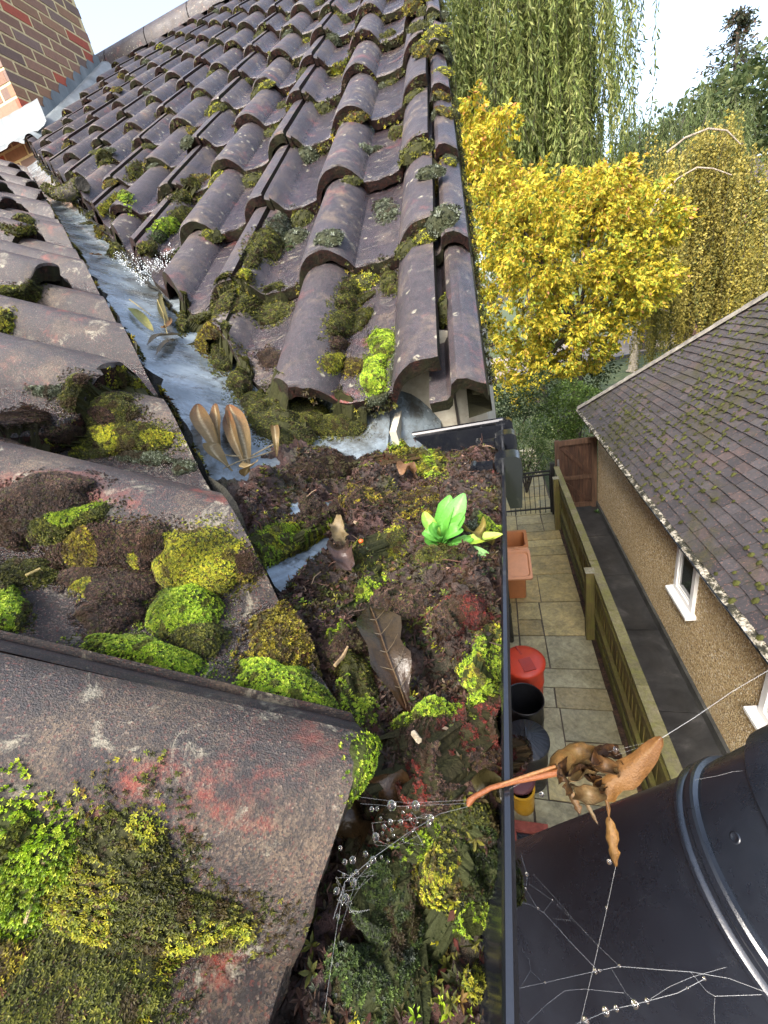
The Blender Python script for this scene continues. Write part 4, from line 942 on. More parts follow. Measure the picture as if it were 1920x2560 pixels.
# shrubs in the neighbour's front garden
broad('hedge_bush', 'rounded dense dark green bush beside the bungalow corner', [(1240,880,48),(1205,905,45),(1265,925,40),(1225,845,28),(1200,950,36),(1270,870,30)], 10.6, [(0.03, 0.06, 0.010), (0.05, 0.085, 0.014), (0.075, 0.115, 0.02)], [2, 3, 2], 0.055, 5.5, 'bush', 0.6, 0.15, False, shell=0.75)
broad('flowering_shrub', 'pale variegated shrub with light green tips behind the iron gate', [(1130,960,42),(1160,930,34),(1110,930,30),(1150,985,38),(1175,975,25),(1120,1000,30)], 9.3, [(0.05, 0.085, 0.02), (0.09, 0.14, 0.035), (0.21, 0.26, 0.09), (0.30, 0.31, 0.15)], [3, 3, 1.6, 0.8], 0.055, 3.2, 'shrub', 0.5, 0.15, False, shell=0.6)
broad('shrub', 'dark evergreen shrub under the yellow maple next to the verge', [(1070,880,45),(1110,870,40),(1060,930,40),(1150,870,30),(1170,830,30),(1100,1010,30),(1140,1030,25),(1075,970,25)], 10.2, [(0.018, 0.032, 0.010), (0.03, 0.05, 0.014), (0.05, 0.07, 0.02)], [3, 3, 1], 0.08, 4.5, 'shrub', 0.5, 0.15, False)
broad('shrub', 'dark green undergrowth bush beyond the rounded bush', [(1200,800,40),(1260,815,36),(1150,790,40),(1310,800,22)], 13.5, [(0.022, 0.038, 0.010), (0.04, 0.06, 0.016), (0.06, 0.08, 0.02)], [3, 3, 1], 0.10, 4.0, 'shrub', 0.5, 0.2, False)
# road beyond the garden, its low kerb wall, and a tile hung building up the slope
M_ROAD = simple('tan road', [(0.3, (0.15, 0.125, 0.10)), (0.6, (0.27, 0.225, 0.18)), (0.8, (0.36, 0.30, 0.25))], 2)
mb = MB(); mb.add([(-20, 25.2, GZ0+0.03), (60, 27.4, GZ0+0.06), (60, 36, GZ0+0.9), (-20, 32, GZ0+0.3)], [(0, 1, 2, 3)]); tag(mb.build('road', M_ROAD, loc=(0, 0, 0)), kind='structure')
mb = MB(); mb.obox((-18, 24.9, GZ0-0.05), (78, 2.15, 0), (-0.007, 0.25, 0), (0, 0, 0.22)); o = mb.build('kerb', M_CONC, loc=(0, 0, 0)); tag(o, kind='structure')
sp_ = px2((1628, 430), 25.0)
sh = empty('outbuilding', (sp_[0]+2.2, 26.0, GZ0), 'brown tile hung building corner glimpsed behind the golden birch', 'building')
a = px2((1600, 395), 25.0); b = px2((1640, 388), 25.0); c_ = px2((1648, 470), 25.0)
M_HUNG = simple('brown hung tiles', [(0.3, (0.06, 0.03, 0.02)), (0.6, (0.15, 0.075, 0.05)), (0.8, (0.22, 0.12, 0.085))], 6)
mb = MB(); x0_ = a[0]-0.6; x1_ = b[0]+0.15; zt = b[2]-0.1; k = GZ0
mb.box((x0_, 25.0, k), (x1_, 30.0, zt))
z = zt - 0.02
while z > zt - 4: mb.box((x0_-0.02, 24.955, z-0.19), (x1_+0.02, 24.997, z-0.02), 0); z -= 0.2
mb.build('wall', M_HUNG, sh)
mb = MB(); mb.add([(x0_-0.4, 24.6, zt-0.05), (x1_+0.25, 24.6, zt-0.05), (x1_+0.25, 27.6, zt+2.0), (x0_-0.4, 27.6, zt+2.0)], [(0, 1, 2, 3)], 0, (0.06, 0.05, 0.05)); mb.add([(x1_+0.25, 24.6, zt-0.05), (x1_+0.25, 30.6, zt-0.05), (x1_+0.25, 27.6, zt+2.0)], [(0, 1, 2)], 0, (0.06, 0.05, 0.05)); mb.build('roof', M_PLAIN, sh, col=True)
# ------------------------------------------------------------------ chimney
def brick_material():
    m = mat('chimney brick', 0.85); t = NT(m); a = t.attr('col')
    c = t.mix(t.ramp(t.noise(45, 5, 0.75), [(0.45, 0.0), (0.75, 0.4)]), a, (0.06, 0.045, 0.04)); c = t.mix(t.ramp(t.noise(80, 3), [(0.62, 0.0), (0.7, 0.35)]), c, (0.30, 0.23, 0.17))
    t.base(c); t.normal(t.bump(t.noise(140, 4), 0.5, 0.004)); return m
CX1, CX0, CY0, CY1, CZ0, CZ1 = -3.10, -4.12, 2.80, 3.84, 1.0, 4.6
mb = MB(); fr = random.Random(21); mort = (0.62, 0.50, 0.27)
mb.box((CX0+.003, CY0+.003, CZ0), (CX1-.003, CY1-.003, CZ1), 0, mort)
def bcol():
    k = fr.random()
    c = (0.24, 0.13, 0.085) if k < .42 else ((0.18, 0.115, 0.09) if k < .68 else ((0.40, 0.085, 0.045) if k < .82 else (0.30, 0.16, 0.09)))
    return np.array(c)*fr.uniform(.8, 1.2)
z = CZ0; r = 0
while z < CZ1:
    for face in (0, 1):
        L0, L1 = (CY0, CY1) if face == 0 else (CX0, CX1)
        p = L0 + (0 if (r + face) % 2 == 0 else -0.112)
        while p < L1 - 0.01:
            a, b = max(p, L0), min(p+0.208, L1)
            j = fr.uniform(-.0015, .0015)
            if b - a > 0.03:
                if face == 0: mb.box((CX1-0.05, a+.001, z), (CX1+j, b, z+0.060), 0, bcol())
                else: mb.box((a, CY0+j, z+0.0005), (b-.001, CY0+0.05, z+0.0595), 0, bcol())
            p += 0.225
    z += 0.076; r += 1
chim = mb.build('chimney', brick_material(), house, col=True)
def zroof(x, y): return FP[2] - (FN[0]*(x-FP[0]) + FN[1]*(y-FP[1]))/FN[2]
M_LEAD2 = mat('weathered pale lead', 0.5, spec=0.4); _t = NT(M_LEAD2)
_t.base(_t.ramp(_t.noise(7, 6, 0.7, 0.0, _t.scale((1, 1, 0.3))), [(0.3, (0.09, 0.105, 0.11)), (0.55, (0.165, 0.185, 0.195)), (0.8, (0.27, 0.285, 0.285))])); _t.normal(_t.bump(_t.noise(20, 3), 0.4, 0.006))
mb = MB(); xf = CX1 + 0.006; F = []
# stepped soaker up the right hand face: saw teeth tucked into the mortar joints
y = CY0 - 0.02; k = int((zroof(CX1, CY0) + 0.15 - CZ0)/0.076); 
while y < CY1:
    zj = CZ0 + 0.076*k + 0.070; ya = FP[1] + (zj - 0.17 - zroof(CX1, FP[1]))/math.tan(AL)*1.0
    y0_, y1_ = ya, ya + 0.076/math.tan(AL)
    if y1_ > CY1 + .02: y1_ = CY1 + .02
    V = [(xf, y0_, zroof(CX1, y0_) + 0.0), (xf, y1_, zroof(CX1, y1_)), (xf, y1_, zj + 0.0), (xf+.001, y0_ + 0.035, zj), (xf, y0_, zj - 0.05)]
    if y0_ >= CY0 - 0.12: mb.add([(max(v[0], xf), max(v[1], CY0-.006), v[2]) for v in V], [(0, 1, 2, 3, 4)])
    k += 1; y = y1_
# skirt on the tiles beside the chimney, its edge dressed over the rolls
ys = np.linspace(CY0-0.16, CY1+0.12, 60); ws = np.linspace(0, 0.17, 9); V = []
for y in ys:
    for w in ws:
        x = CX1 + w; b = (y - FP[1])/FY[1]; a = x - FP[0] - b*FY[0]
        zz = zroof(x, y) + 0.018 + float(prof(np.array(a - FROLL0), FARW))*0.95 + 0.03*max(0, 1 - w/0.05)
        if w > 0.165: zz -= 0.006
        V.append((x + 0.004*math.sin(y*40), y, zz))
n = len(ws); idx = np.arange(len(V)).reshape(-1, n); mb.add(V, np.stack([idx[:-1, :-1], idx[:-1, 1:], idx[1:, 1:], idx[1:, :-1]], -1).reshape(-1, 4)[:, ::-1])
# apron across the front
xs = np.linspace(CX0-0.1, CX1+0.17, 60); V = []
for x in xs:
    for j, (dy, up) in enumerate(((-0.006, 0.17), (-0.007, 0.10), (-0.012, 0.03), (-0.05, 0.0), (-0.09, 0.0), (-0.13, -0.002))):
        y = CY0 + dy; b = (y - FP[1])/FY[1]; a = x - FP[0] - b*FY[0]
        base = zroof(x, y) + 0.022 + (float(prof(np.array(a - FROLL0), FARW))*0.35 + 0.02 if dy < -0.03 else 0.03)
        V.append((x, y + 0.002*math.sin(x*50), max(base, zroof(x, CY0) + up) if dy > -0.03 else base))
n = 6; idx = np.arange(len(V)).reshape(-1, n); mb.add(V, np.stack([idx[:-1, :-1], idx[:-1, 1:], idx[1:, 1:], idx[1:, :-1]], -1).reshape(-1, 4))
mb.build('flashing', M_LEAD2, chim, smooth=True, sharp=40)

# ------------------------------------------------------------------ black tub below the gutter
TO, TA = np.array([0.270, -0.127, -0.576]), unit(np.array([0.584, -0.053, 0.810])); rb, tau = 0.14, -0.05
def tub_material():
    m = mat('black polythene', 0.3, spec=0.9); t = NT(m)
    t.base(t.ramp(t.noise(14, 6, 0.75), [(0.35, (0.007, 0.010, 0.016)), (0.6, (0.013, 0.017, 0.025)), (0.8, (0.032, 0.037, 0.043))]))
    t.rough(t.ramp(t.noise(9, 6, 0.8, 0.4), [(0.3, 0.20), (0.7, 0.38)])); t.normal(t.bump(t.math('ADD', t.noise(420, 3, 0.7), t.math('MULTIPLY', t.noise(8, 2), 3.0)), 0.10, 0.002)); return m
M_TUB = tub_material()
tub = empty('tub', tuple(TO), 'large black plastic tub with raised double rim rings hanging outside the gutter', 'tub')
mb = MB(); P = []
def rad(s): return rb + tau*s
for s in np.linspace(-0.42, -0.012, 30): P.append((rad(s), s))
P = [(0.0, -0.62), (rad(-.62)-0.012, -0.62)] + [(rad(s), s) for s in np.linspace(-0.61, -0.012, 40)]
P += [(rad(-.01)+0.001, -0.008), (rad(0)+0.0060, -0.006), (rad(0)+0.0080, -0.003), (rad(0)+0.0080, 0.001), (rad(0)+0.0060, 0.004), (rad(0)+0.0038, 0.0055), (rad(0)+0.0038, 0.0105), (rad(0)+0.0055, 0.012), (rad(0)+0.0078, 0.015), (rad(0)+0.0078, 0.022), (rad(0)+0.0060, 0.025), (rad(0)+0.001, 0.027)]
for s in np.linspace(0.03, 0.098, 8): P.append((rad(0)+0.001, s))
P += [(rad(0)+0.006, 0.100), (rad(0)+0.009, 0.104), (rad(0)+0.009, 0.135), (rad(0)+0.0075, 0.139), (rad(0)+0.0075, 0.30), (rad(0)-0.002, 0.302), (rad(0)-0.004, 0.0), (rad(-.4)-0.02, -0.45), (0.0, -0.46)]
mb.lathe(TO, P, 160, axis=TA, xd=(0, 0, 1)); mb.build('body', M_TUB, tub, smooth=True, sharp=28)
# moulding nub on the collar
def tub_hit(px):
    v = CR*((px[0]/0.864063)-960) + CD*((px[1]/0.864063)-1280) + CF*FOC; v = v/np.linalg.norm(v)
    for t_ in np.linspace(0.05, 2.0, 8000):
        q = CAM + v*t_ - TO; s = q@TA
        if np.linalg.norm(q - s*TA) < rad(min(s, 0))+0.001: return CAM + v*t_, unit(q - s*TA)
    return None, None
pN, nN = tub_hit((1588, 1810))
if pN is not None:
    mb = MB(); mb.lathe(pN - nN*0.001, [(0.0062, 0.0), (0.0056, 0.0018), (0.0040, 0.0022), (0.0034, 0.0012), (0.0, 0.0014)], 20, axis=nN); mb.build('mould_mark', M_TUB, tub, smooth=True)
# ------------------------------------------------------------------ the silted gutter
from mathutils import noise as mnoise
from mathutils.bvhtree import BVHTree
def fbm(x, y, z, sc, octv=4): return mnoise.fractal(Vector((x*sc, y*sc, z*sc)), 0.9, 2.0, octv)
def pray(px):
    v = CR*((px[0]/0.864063)-960) + CD*((px[1]/0.864063)-1280) + CF*FOC; return v/np.linalg.norm(v)
DX0, DX1, DY0, DY1, ST = -0.46, 0.02, -0.62, 0.150, 0.0026
nx, ny = int((DX1-DX0)/ST), int((DY1-DY0)/ST)
def lipx(y): return GX + 0.021*(y-0.151)
def deb_z(x, y):
    L = -0.052 - 0.030*max(0, min(1, (-0.24-y)/0.14)) 
    b = -(x + 0.155)                       # distance behind the gutter
    if b > 0: L += 0.06*min(b, 0.10) + 0.25*max(0, b-0.10)
    if -0.205 < x < -0.115 and y > -0.30: L += 0.017*math.sin((x+0.205)/0.09*math.pi)*min(1, (y+0.30)/0.06)
    if y > -0.22: L += 0.006*min(1, (y+0.22)/0.1)
    if x < -0.13:
        lead = max(zfar(x, y), znear(x, y))
        th = 0.013*min(1, max(-2, (x + 0.288 + 0.012*math.sin(y*40))/0.02))*1.0 - 0.35*max(0, y - 0.072 - 0.02*math.sin(x*50))
        q_ = ((x + 0.181 - 0.15*(y+0.16))/0.019)**2 + ((y + 0.158)/0.055)**2
        if q_ < 1.6: th = min(th, -0.014*(1.6 - q_))
        L = max(min(L, lead + th) if th < 0 else L, lead + th)
    e = lipx(y) - 0.0042 - x                # distance from the lip
    if e < 0.02: L -= 0.010*(1 - max(e, 0)/0.02)
    if y > 0.06: L -= 0.020*min(1, (y-0.06)/0.05)
    n1 = fbm(x, y, 0.3, 17, 3); n2 = fbm(x, y, 1.7, 55, 4); n3 = fbm(x, y, 4.1, 190, 3)
    return L + 0.012*n1 + 0.0115*n2 + 0.0055*n3
mb = MB(); Vd = []; Cd = []
HG = np.zeros((nx+1, ny+1))
for i in range(nx+1):
    for j in range(ny+1):
        x, y = DX0 + i*ST, DY0 + j*ST
        z = deb_z(x, y); x = min(x, lipx(y) - 0.0045); HG[i, j] = z
        Vd.append((x + 0.0008*rng.normal(), y + 0.0008*rng.normal(), z))
        m = fbm(x, y, 7.7, 26, 3); m2 = fbm(x, y, 2.2, 90, 3)
        c = np.array((0.026, 0.017, 0.013))
        if m > 0.12: c = np.array((0.060, 0.024, 0.020))
        if m2 > 0.25: c = c*1.7 + np.array((0.012, 0.006, 0.004))
        if m < -0.35: c = np.array((0.030, 0.034, 0.013))
        Cd.append(c*(1 + 0.35*rng.normal()))
idx = np.arange(len(Vd)).reshape(nx+1, ny+1)
q = np.stack([idx[:-1, :-1], idx[1:, :-1], idx[1:, 1:], idx[:-1, 1:]], -1).reshape(-1, 4)
mb.add(Vd, q, 0, np.clip(np.array(Cd), 0.004, 1))
def debris_material():
    m = mat('wet rotted debris', 0.6, spec=0.5); t = NT(m); a = t.attr('col')
    c = t.mix(0.45, a, t.ramp(t.noise(330, 4, 0.75), [(0.3, (0.006, 0.005, 0.004)), (0.5, (0.04, 0.025, 0.018)), (0.65, (0.10, 0.055, 0.042)), (0.8, (0.22, 0.14, 0.11))]))
    t.base(c); t.rough(t.ramp(t.noise(60, 4), [(0.35, 0.22), (0.6, 0.75)])); t.normal(t.bump(t.noise(420, 4, 0.8), 0.9, 0.004)); return m
M_DEB = debris_material()
deb = mb.build('gutter_debris', M_DEB, loc=(-0.15, -0.2, -0.07), smooth=True, col=True); deb['kind'] = 'stuff'
deb['label'] = 'dark wet rotted leaf debris filling the gutter'
# ------------------------------------------------------------------ surfaces that things grow on
def bvh_of(objs):
    V = []; F = []; k = 0
    for o in objs:
        off = Vector(ORG[o])
        V += [v.co + off for v in o.data.vertices]; F += [[i + k for i in p.vertices] for p in o.data.polygons]; k += len(o.data.vertices)
    return BVHTree.FromPolygons(V, F)
verge_o = [o for o in bpy.data.objects if o.name.startswith('verge_tiles')]
flash_o = [o for o in bpy.data.objects if o.name in ('valley_flashing', 'eaves_flashing')]
B_ROOF = bvh_of([near_roof, far_roof] + verge_o); B_ALL = bvh_of([near_roof, far_roof, deb] + verge_o + flash_o + [gutter])
def hit(px, bv=None):
    h = (bv or B_ALL).ray_cast(Vector(CAM), Vector(pray(px)))
    if h[0] is None: return None, None
    n = np.array(h[1]); return np.array(h[0]), (n if np.dot(n, pray(px)) < 0 else -n)
M_MOSS = moss_material('moss')
def mossleaf_material():
    m = leaf_material('moss leaf', 0.30, 0.55); return m
M_MLEAF = mossleaf_material()
STY = {  # base, leaf colours, weights, tuft length, upright
    'bright': ((0.020, 0.026, 0.006), [(0.27, 0.38, 0.020), (0.18, 0.29, 0.018), (0.40, 0.47, 0.05), (0.09, 0.16, 0.015), (0.03, 0.045, 0.012)], [4, 4, 2, 2, 1.0]),
    'gold': ((0.022, 0.020, 0.007), [(0.30, 0.31, 0.022), (0.40, 0.37, 0.03), (0.16, 0.20, 0.018), (0.05, 0.055, 0.012), (0.14, 0.085, 0.02)], [4, 2.5, 3, 2.5, 1]),
    'olive': ((0.014, 0.013, 0.006), [(0.075, 0.085, 0.014), (0.12, 0.125, 0.018), (0.035, 0.04, 0.010), (0.21, 0.20, 0.03), (0.05, 0.03, 0.013)], [4, 2.5, 4, 0.8, 1]),
    'darkgold': ((0.016, 0.012, 0.006), [(0.22, 0.18, 0.014), (0.11, 0.095, 0.013), (0.05, 0.035, 0.010), (0.34, 0.30, 0.03), (0.10, 0.04, 0.015)], [3, 3, 3, 1.2, 1]),
    'grey': ((0.020, 0.022, 0.016), [(0.10, 0.12, 0.07), (0.05, 0.06, 0.03), (0.24, 0.27, 0.20), (0.025, 0.03, 0.015)], [3, 3, 1.4, 2]),
    'brown': ((0.014, 0.008, 0.006), [(0.070, 0.038, 0.026), (0.040, 0.025, 0.017), (0.13, 0.078, 0.052), (0.085, 0.09, 0.02), (0.016, 0.011, 0.009)], [4, 4, 1.4, 0.8, 3]),
    'dark': ((0.010, 0.013, 0.006), [(0.03, 0.05, 0.014), (0.055, 0.085, 0.02), (0.10, 0.15, 0.03), (0.018, 0.025, 0.010), (0.07, 0.085, 0.05)], [4, 3, 1.2, 3, 1]),
    'red': ((0.03, 0.008, 0.006), [(0.14, 0.020, 0.013), (0.075, 0.016, 0.011), (0.04, 0.018, 0.012), (0.22, 0.06, 0.04)], [2.5, 3, 3, 0.5]),
}
def tufts(mb, P, N, style, L, nb, up=0.55, cvar=0.25, patchy=True, dead=0.32):
    """star shaped moss shoots: nb pointed leaves round every shoot"""
    base, cols, w = STY[style]; n = len(P)
    r = unit(rng.normal(size=(n, 3))); U = unit(np.cross(N, r)); Vv = np.cross(N, U)
    sc = pal(n, cols, w, cvar); Ls = L*rng.uniform(0.55, 1.25, n)
    if patchy:
        ph = np.array([mnoise.noise(Vector(p*float(55))) for p in P]); sc = sc*np.clip(1 + 0.9*ph, 0.35, 1.8)[:, None]; p2_ = np.array([mnoise.noise(Vector(p*float(120) + np.array([5., 2, 7]))) + .5*mnoise.noise(Vector(p*float(40))) for p in P]); dm = (p2_ > dead)[:, None]; sc = np.where(dm, sc*0.25 + np.array((0.035, 0.020, 0.009)), sc)
    lean = rng.normal(0, 0.22, (n, 3)); Nl = unit(N + lean)
    for k in range(nb):
        a = 2*math.pi*k/nb + rng.uniform(-.35, .35, n); e = np.clip(rng.normal(up, 0.18, n), 0.08, 1.4)
        d = np.cos(a)[:, None]*U + np.sin(a)[:, None]*Vv
        D = unit(d*np.cos(e)[:, None] + Nl*np.sin(e)[:, None]); s = np.cross(D, Nl); s = unit(s)
        B = P + Nl*(Ls*0.10*(k % 3))[:, None]; wdt = (Ls*0.17)[:, None]
        M_ = B + D*(Ls*0.55)[:, None] + Nl*(Ls*0.06)[:, None]; T = B + D*Ls[:, None] - Nl*(Ls*0.05)[:, None]
        V = np.stack([B - s*wdt*.6, B + s*wdt*.6, M_ + s*wdt, T, M_ - s*wdt], 1).reshape(-1, 3)
        F = np.arange(5*n).reshape(n, 5)
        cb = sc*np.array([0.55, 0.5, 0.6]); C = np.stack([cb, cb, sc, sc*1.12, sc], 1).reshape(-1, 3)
        mb.add(V, F, 0, C)
def cushion(px, py, rx, ry, H0, style, label, rot=0.0, L=None, dens=1.0, nb=6, group=None, cat='moss', up=0.6, name='moss_cushion', bv=None, irr=0.28, mix=None, dust=0.0):
    H = H0*0.82; c, nrm = hit((px, py), bv)
    if c is None: print('NO HIT', px, py); return None
    dist = np.linalg.norm(c - CAM); s = dist/(FOC*0.864063)
    # ellipse in the surface plane whose image is the wanted ellipse
    def onpl(qx, qy):
        d = pray((qx, qy)); t_ = np.dot(c - CAM, nrm)/np.dot(d, nrm); return CAM + d*t_ - c
    ang = R_(rot); ca, sa = math.cos(ang), math.sin(ang)
    if abs(np.dot(pray((px, py)), nrm)) < 0.25: nrm = unit(nrm - 0.5*pray((px, py)))
    u = (onpl(px + rx*ca*.5, py + rx*sa*.5))*2; v = onpl(px - ry*sa*.5, py + ry*ca*.5)*2
    mx = 1.7*max(rx, ry)*s
    for q in (u, v):
        l = np.linalg.norm(q)
        if l > mx: q *= mx/l
    L = (L or 3.6*s)*0.68; L = max(0.0011, L); sp_ = L*0.62
    lu, lv = np.linalg.norm(u), np.linalg.norm(v); area = math.pi*np.linalg.norm(np.cross(u, v))
    n = int(np.clip(dens*area/(sp_*sp_)*1.25, 25, 8000))
    rho = np.sqrt(rng.random(n)); outl = rng.random(n) < 0.16; rho = np.where(outl, rng.uniform(.95, 1.38, n), rho); th_ = rng.uniform(0, 2*math.pi, n)
    seed = rng.uniform(0, 50); bnd = 1 + irr*np.array([mnoise.noise(Vector((math.cos(t)*1.4+seed, math.sin(t)*1.4, seed))) for t in th_])*1.6
    lo = c + np.outer(rho*bnd*np.cos(th_), u) + np.outer(rho*bnd*np.sin(th_), v)
    prof_ = lambda r_: H*np.power(np.clip(1 - r_**2.2, 0, 1), 0.55)
    def drop(q):
        o = q + nrm*(H*1.0 + 0.02); h = (bv or B_ALL).ray_cast(Vector(o), Vector(-nrm), H + 0.09)
        return np.array(h[0]) if h[0] is not None else None
    P = []; keep = []; NN_ = []
    g = 1e-3
    for k in range(n):
        b = drop(lo[k])
        if b is None: continue
        hgt = prof_(rho[k]) * (1 + 0.35*mnoise.noise(Vector(lo[k]*60)))
        P.append(b + nrm*hgt*0.96); keep.append(k)
        rad_ = unit(np.cos(th_[k])*u + np.sin(th_[k])*v); sl = 1.1*rho[k]**2*min(1.2, H/(0.5*(lu+lv)))*1.4
        NN_.append(unit(nrm + rad_*sl))
    if len(P) < 5: print('FEW', px, py); return None
    P = np.array(P); NN_ = np.array(NN_)
    if name is not None:
        mbb = MB()
    # body of the cushion
    nr, na = 8, 26; V = []; C = []; bc = np.array(STY[style][0])
    for i in range(nr+1):
        r_ = i/nr
        for j in range(na):
            t = 2*math.pi*j/na; bb = 1 + irr*mnoise.noise(Vector((math.cos(t)*1.4+seed, math.sin(t)*1.4, seed)))*1.6
            q0 = c + u*r_*bb*math.cos(t) + v*r_*bb*math.sin(t); b = drop(q0)
            if b is None: b = (V[-na] if len(V) >= na else q0) - nrm*(0.003 if len(V) >= na else 0.004); V.append(b); C.append(bc); continue
            V.append(b + nrm*(prof_(r_)*(1 + 0.35*mnoise.noise(Vector(q0*60))) - 0.0006)); C.append(bc*(1+.3*rng.normal()))
    F = [(i*na+j, i*na+(j+1) % na, (i+1)*na+(j+1) % na, (i+1)*na+j) for i in range(nr) for j in range(na)]
    mbb.add(V, F, 1, np.clip(C, .003, 1))
    st = [style]*1
    if mix:
        sel = np.array([mnoise.noise(Vector(p*45 + np.array([seed]*3))) for p in P]) > mix[1]
        if sel.any(): tufts(mbb, P[sel], NN_[sel], mix[0], L, nb, up)
        if (~sel).any(): tufts(mbb, P[~sel], NN_[~sel], style, L, nb, up)
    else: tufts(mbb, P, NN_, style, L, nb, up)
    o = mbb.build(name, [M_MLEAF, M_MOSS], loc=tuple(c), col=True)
    tag(o, label, cat, group); return o
# ------------------------------------------------------------------ moss on the near slope
cushion(50, 1880, 140, 130, 0.006, 'bright', 'vivid lime green moss lawn at the lower left edge of the nearest tile', nb=6, up=0.95, L=0.0021, bv=B_ROOF, mix=('gold', 0.25))
cushion(255, 1975, 230, 140, 0.006, 'olive', 'dark starry yellow green moss bank in the pan of the nearest tile', nb=6, L=0.0021, bv=B_ROOF, mix=('gold', 0.12), up=0.4, irr=.45)
cushion(110, 2130, 260, 150, 0.006, 'olive', 'dull olive brown moss mat with a straw lying over it', nb=6, L=0.0020, bv=B_ROOF, mix=('darkgold', 0.08), up=0.4, irr=.4)
cushion(430, 1215, 100, 70, 0.016, 'gold', 'large starry yellow green moss dome on the second tile', bv=B_ROOF, irr=.2)
cushion(392, 1325, 80, 62, 0.016, 'bright', 'brightest lime green moss cushion on the second tile', bv=B_ROOF, irr=.2)
cushion(430, 1378, 58, 34, 0.010, 'olive', 'dark green moss skirt below the lime cushion', bv=B_ROOF)
cushion(320, 1418, 120, 36, 0.011, 'bright', 'long bright green moss strip in the joint between the two nearest tiles', rot=13, bv=B_ROOF)
cushion(615, 1488, 105, 48, 0.014, 'bright', 'fine bright green moss mound at the corner of the nearest tile', rot=20, bv=B_ROOF, L=0.0019)
cushion(735, 1530, 40, 20, 0.007, 'olive', 'low green moss tail reaching the nearest tile corner', rot=25, bv=B_ROOF)
cushion(625, 1385, 88, 66, 0.018, 'darkgold', 'brownish gold spiky moss hummock beside the gutter debris', bv=B_ROOF, L=0.0028)
cushion(100, 1075, 115, 50, 0.013, 'brown', 'crumbled red brown dead moss heap on the second tile', rot=-8, bv=B_ROOF, up=.3)
cushion(30, 1120, 60, 60, 0.012, 'brown', 'dead brown moss lump at the left photo edge', bv=B_ROOF, up=.3)
cushion(130, 1128, 85, 36, 0.010, 'bright', 'patch of small bright green shoots below the red brown heap', rot=-20, bv=B_ROOF, mix=('olive', -0.1))
cushion(215, 1185, 95, 50, 0.011, 'darkgold', 'dark gold tangled moss left of the large yellow green dome', rot=-10, bv=B_ROOF, mix=('brown', .1))
cushion(310, 1180, 70, 52, 0.012, 'gold', 'loose yellow green moss touching the left of the large dome', bv=B_ROOF, mix=('brown', .15))
cushion(245, 1265, 110, 46, 0.010, 'brown', 'brown matted moss with stray roots in front of the dark gold tangle', rot=8, bv=B_ROOF, mix=('gold', .3), up=.3)
cushion(60, 1240, 75, 28, 0.008, 'olive', 'flat dark olive moss near the red worn spot', bv=B_ROOF)
cushion(240, 1330, 70, 40, 0.009, 'brown', 'small reddish brown moss crumbs left of the lime cushion', bv=B_ROOF, up=.3)
cushion(520, 1215, 50, 42, 0.009, 'darkgold', 'brown tipped moss right of the large yellow green dome', bv=B_ROOF, mix=('brown', 0))
cushion(15, 1315, 55, 48, 0.011, 'olive', 'green moss wedge at the left edge above the tile joint', rot=35, bv=B_ROOF, mix=('bright', .2))
cushion(250, 950, 135, 34, 0.010, 'gold', 'broad yellow olive moss carpet along the third tile pan', bv=B_ROOF, mix=('olive', .0))
cushion(225, 880, 75, 42, 0.012, 'olive', 'dark green moss clump under the lapped tile end', bv=B_ROOF, mix=('brown', .1))
cushion(305, 825, 62, 34, 0.010, 'gold', 'golden moss along the cut tile beside the valley leaves', rot=20, bv=B_ROOF, mix=('olive', .1))
cushion(105, 845, 48, 12, 0.005, 'grey', 'thin grey green moss streak on the third tile', bv=B_ROOF)
cushion(400, 1008, 28, 14, 0.006, 'grey', 'little silver grey moss pad by the cut tile edge', bv=B_ROOF)
cushion(310, 985, 60, 16, 0.006, 'grey', 'flat grey green moss patch below the yellow olive carpet', rot=10, bv=B_ROOF)
cushion(40, 640, 55, 28, 0.014, 'olive', 'dark moss bulge under a tile end at the left edge', bv=B_ROOF, mix=('gold', .25))
cushion(8, 700, 20, 30, 0.012, 'gold', 'moss knob at the far left edge above the third tile', bv=B_ROOF)
cushion(45, 925, 60, 30, 0.010, 'brown', 'brown moss under the lapped end of the third tile', bv=B_ROOF, up=.3)
cushion(150, 935, 45, 20, 0.008, 'brown', 'brown mossy rubble beside the yellow olive carpet', bv=B_ROOF, up=.3)
# moss along the cut edges of the near slope
for k, (x, y, a, b, sty) in enumerate([(283,720,14,44,'darkgold'),(305,770,12,34,'olive'),(345,840,40,22,'gold'),(395,885,18,26,'olive'),(240,612,16,34,'darkgold'),(215,578,22,12,'darkgold'),(170,533,12,22,'olive'),(152,498,12,16,'olive'),(130,455,10,16,'olive'),(410,925,9,26,'olive'),(545,1100,8,26,'bright'),(570,1150,8,28,'bright')]):
    cushion(x, y, a, b, 0.009, sty, 'thin mossy fringe on the cut tile edge left of the valley', rot=-25, bv=B_ROOF, group='moss fringes along the left valley edge', irr=.4)
cushion(52, 478, 20, 14, 0.018, 'olive', 'round moss ball on a tile lap left of the mossy twig', bv=B_ROOF)
cushion(50, 497, 42, 10, 0.010, 'olive', 'dark moss line under the round moss ball', bv=B_ROOF)
